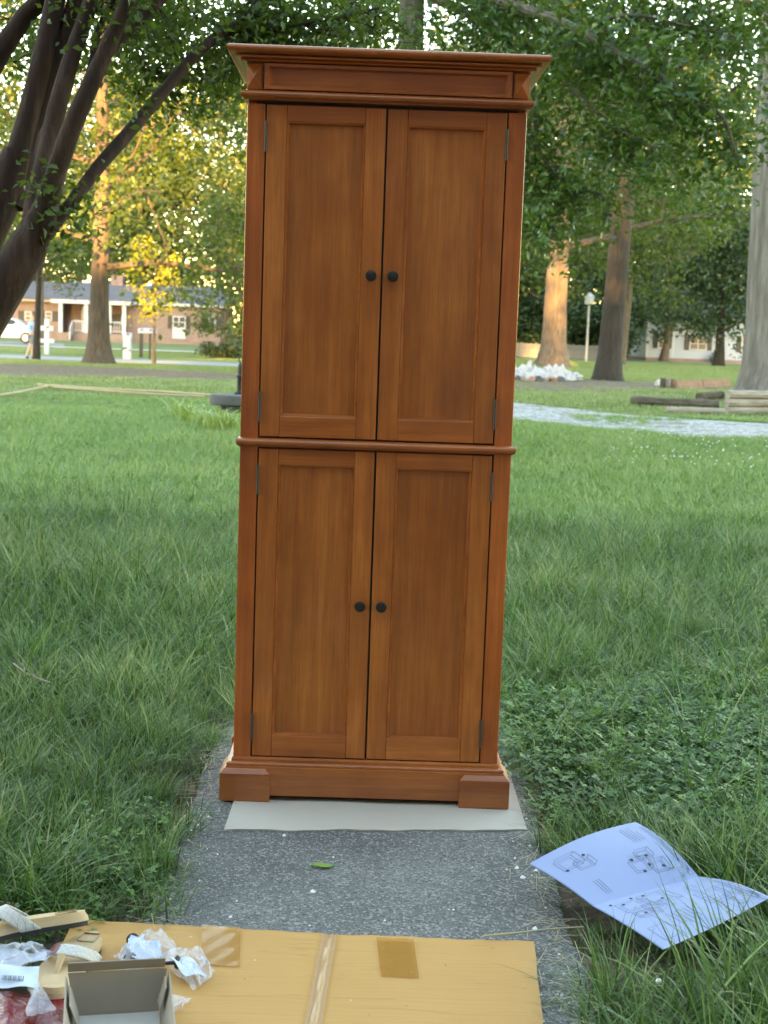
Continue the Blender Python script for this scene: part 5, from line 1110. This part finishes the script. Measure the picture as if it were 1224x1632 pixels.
def make_timbers():
    def timber(label, pa, pb, z, r, mat, group=None, sag=0):
        a, b = Vector((pa.x, pa.y, z)), Vector((pb.x, pb.y, z)); m = MB(); n = 10
        m.tube([a.lerp(b, i/n)+Vector((0, 0, -sag*math.sin(i/n*3.14))) for i in range(n+1)], r, 8, True, .14); tag(m.build('landscape_timber', mat), label, 'timber', group)
    A, B = gp(1157, 659), gp(1420, 661)
    timber('lowest weathered grey landscape timber below the massive oak', A, B, .05, .075, 'weathered_timber'); timber('middle weathered grey landscape timber below the massive oak', A, B, .19, .072, 'weathered_timber'); timber('topmost weathered grey landscape timber below the massive oak', A+Vector((.02, .02, 0)), B, .33, .075, 'weathered_timber')
    C0, C1 = gp(1062, 657), gp(1154, 660); C2, C3 = gp(1012, 648), gp(1154, 654)
    timber('weathered timber lying along the drive beside the rotten log', C0, C1, .04, .06, 'weathered_timber'); timber('dark rotten timber edging the gravel drive', C2+Vector((0, .5, 0)), C3+Vector((0, .4, 0)), .07, .10, 'rotten_timber')
    q = gp(1130, 637); timber('short mossy log lying by the roots of the massive oak', gp(1115, 637), gp(1148, 634), .06, .10, 'rotten_timber')
    e0 = gp(1054, 617)
    for i, px in enumerate((1056, 1064, 1072)):
        p = gp(px, 617); m = MB(); m.tube([(p.x, p.y, -.02), (p.x, p.y, .24-.01*i)], .075, 9, True, .1); tag(m.build('log_post', ['rotten_timber', 'weathered_timber', 'plank_brown'][i]), ['dark', 'grey', 'brown'][i]+' short upright log at the end of the planter boards', 'log', 'short upright logs by the planter')
    for (pa, pb, z0, lab) in (((1080, 619), (1120, 618), .0, 'brown weathered planter board next to the upright logs'), ((1121, 617), (1164, 616), .01, 'brown weathered planter board next to the massive oak')):
        a, b = gp(*pa), gp(*pb); m = MB(); ln = (b-a).length; m.box(0, ln-.01, -.03, .03, 0, .24); o = m.build('planter_board', 'plank_brown', None, .01, False, (a.x, a.y, z0-.03)); o.rotation_euler = (R(-14), 0, math.atan2(b.y-a.y, b.x-a.x)); tag(o, lab, 'board')
    p = gp(1048, 613); o = bpy.data.objects.new('white_stone', rock(50, .1, .1, .12, 'stone_white', .2)); COL.objects.link(o); o.location = (p.x, p.y, -.02); tag(o, 'single white round stone beside the dark upright log', 'stone')
make_timbers()
def bamboo(label, pxs, r):
    pts = [gp(*p, .05) for p in pxs]; m = MB(); Q = []
    for a, b in zip(pts[:-1], pts[1:]): Q += [a.lerp(b, k/6) for k in range(6)]
    Q.append(pts[-1]); m.tube(Q, [r*(1.15 if i % 2 == 0 else 1) for i in range(len(Q))], 8); tag(m.build('bamboo_pole', 'bamboo', None, 0, True), label, 'pole')
bamboo('long pale bamboo pole lying across the lawn towards the stone slab', [(60, 613), (150, 619), (250, 624), (345, 630)], .020)
bamboo('second pale bamboo pole lying close along the long one', [(85, 617), (170, 623), (260, 629), (325, 632)], .016)
bamboo('short pale bamboo pole crossing the end of the long poles', [(-30, 634), (30, 625), (75, 615)], .018)
def make_pump():
    c = gp(372, 659); t = thing('round_slab', 'round dark stone slab on low feet behind the yellow-green lilies', 'slab', (c.x+.05, c.y+.35, 0))
    MB().lathe([(.40, .10), (.43, .115), (.43, .22), (.415, .245), (.05, .25)], seg=40).build('slab_top', 'slab_dark', t, 0, True)
    for a in (0.3, 2.4, 4.5): MB().lathe([(.1, -.02), (.1, .10)], (.28*math.cos(a), .28*math.sin(a), 0), seg=12).build('foot', 'slab_dark', t, 0, True)
    q = thing('hand_pump', 'black cast iron hand pump standing on the round slab', 'pump', (at(383, 600, c.y+.4).x, c.y+.4, .25))
    MB().lathe([(.075, 0), (.08, .02), (.045, .05), (.042, .22), (.055, .24), (.055, .27), (.04, .29), (.045, .36), (.03, .42), (.01, .44)], seg=16).build('barrel', 'iron_black', q, 0, True)
    MB().tube([(0, 0, .30), (.10, 0, .30), (.15, 0, .24)], [.024, .022, .02], 8).build('spout', 'iron_black', q, 0, True)
    MB().tube([(0, 0, .42), (-.03, 0, .52), (.1, 0, .53), (.25, 0, .36)], [.014, .014, .013, .012], 7).build('handle', 'iron_black', q, 0, True)
make_pump()
def make_lilies():
    rg = np.random.default_rng(77)
    for k, (px, py, n) in enumerate(((300, 672, 34), (322, 682, 42), (345, 688, 42), (368, 690, 34), (285, 664, 20))):
        c = gp(px, py); V, F, A = [], [], []
        for b in range(n):
            az = rg.uniform(0, 6.28); L = rg.uniform(.3, .55); w_ = rg.uniform(.014, .024); p = np.array([rg.normal()*.06, rg.normal()*.06, 0.]); d = np.array([math.cos(az), math.sin(az), 0]); sd_ = np.array([-d[1], d[0], 0]); o = len(V); th = rg.uniform(.05, .35); va = rg.random()
            for s in range(8):
                u = s/7; ww = w_*(1-u**2)*.5+.0005; V += [tuple(p-sd_*ww), tuple(p+sd_*ww)]; A += [va, va]; an = th+2.3*u**1.4; p = p+(d*math.sin(an)+np.array([0, 0, 1])*math.cos(an))*L/7
            F += [(o+2*s, o+2*s+1, o+2*s+3, o+2*s+2) for s in range(7)]
        o = fast_mesh('day_lily', V, F, 'leaf_lily', None, A, True); o.location = (c.x, c.y, -.02)
        tag(o, 'clump of arching pale green lily leaves before the round slab', 'plant', 'lily clumps before the slab')
make_lilies()
def make_juniper():
    rg = np.random.default_rng(31); c = G(352, 571); t = thing('juniper_shrub', 'low dark green spreading juniper shrub beside the street', 'shrub', (c.x+.15, c.y, c.z-.02))
    cen = []
    m = MB()
    for k in range(46):
        az = rg.uniform(0, 6.28); q = limb_pts((0, 0, .05), (math.cos(az), math.sin(az)*.7, .15+.55*rg.random()), rg.uniform(.6, 1.25), 6, rg, .02, .15); m.tube([Vector(p) for p in q], [.03, .025, .02, .015, .01, .008, .005], 5)
        for p in q[2:]: cen += [p+rg.normal(size=3)*np.array([.12, .12, .06]) for _ in range(26)]
    cen = np.array(cen); cen[:, 2] = np.clip(cen[:, 2], .03, .78); m.build('stem', 'bark_dark', t, 0, True); V, F, A = leaf_arrays(cen, .14, rg, .2, .35); fast_mesh('foliage', V, F, 'juniper', t, A)
make_juniper()
def make_hedges():
    rg = np.random.default_rng(37)
    for i, (x, y, rx, h) in enumerate(((9.5, 99, 3.0, 3.4), (14.5, 100, 3.0, 3.8), (5, 98, 3.2, 3.6), (-8.5, 100, 2.2, 2.6), (23.6, 103.2, .5, .8))):
        t = thing('shrub', ['dark hedge shrub behind the board fence', 'tall dark shrub at the end of the white house', 'dark shrub at the fence end hidden by the cabinet', 'loose shrub at the end of the brick house', 'small round shrub under the white house window'][i], 'shrub', (x, y, -.2))
        n = 5200 if i < 4 else 500; P = rg.normal(size=(n, 3)); P /= np.linalg.norm(P, axis=1)[:, None]; P *= (rg.random(n)[:, None]**.33)*np.array([rx, rx*.6, h*.55]); P[:, 2] += h*.5; P += rg.normal(size=P.shape)*.12*min(rx, 1.5); P[:, 2] = np.maximum(P[:, 2], .05)
        V, F, A = leaf_arrays(P, .3 if i < 4 else .12, rg, .3, .6); fast_mesh('foliage', V, F, 'leaf_dark' if i != 3 else 'leaf_wood', t, A)
        MB().tube([(0, 0, 0), (.05, 0, h*.6)], [.08, .03], 7).build('stem', 'bark_dark', t, 0, True)
make_hedges()
print('tris', sum(len(m_.polygons)*2 for m_ in bpy.data.meshes))
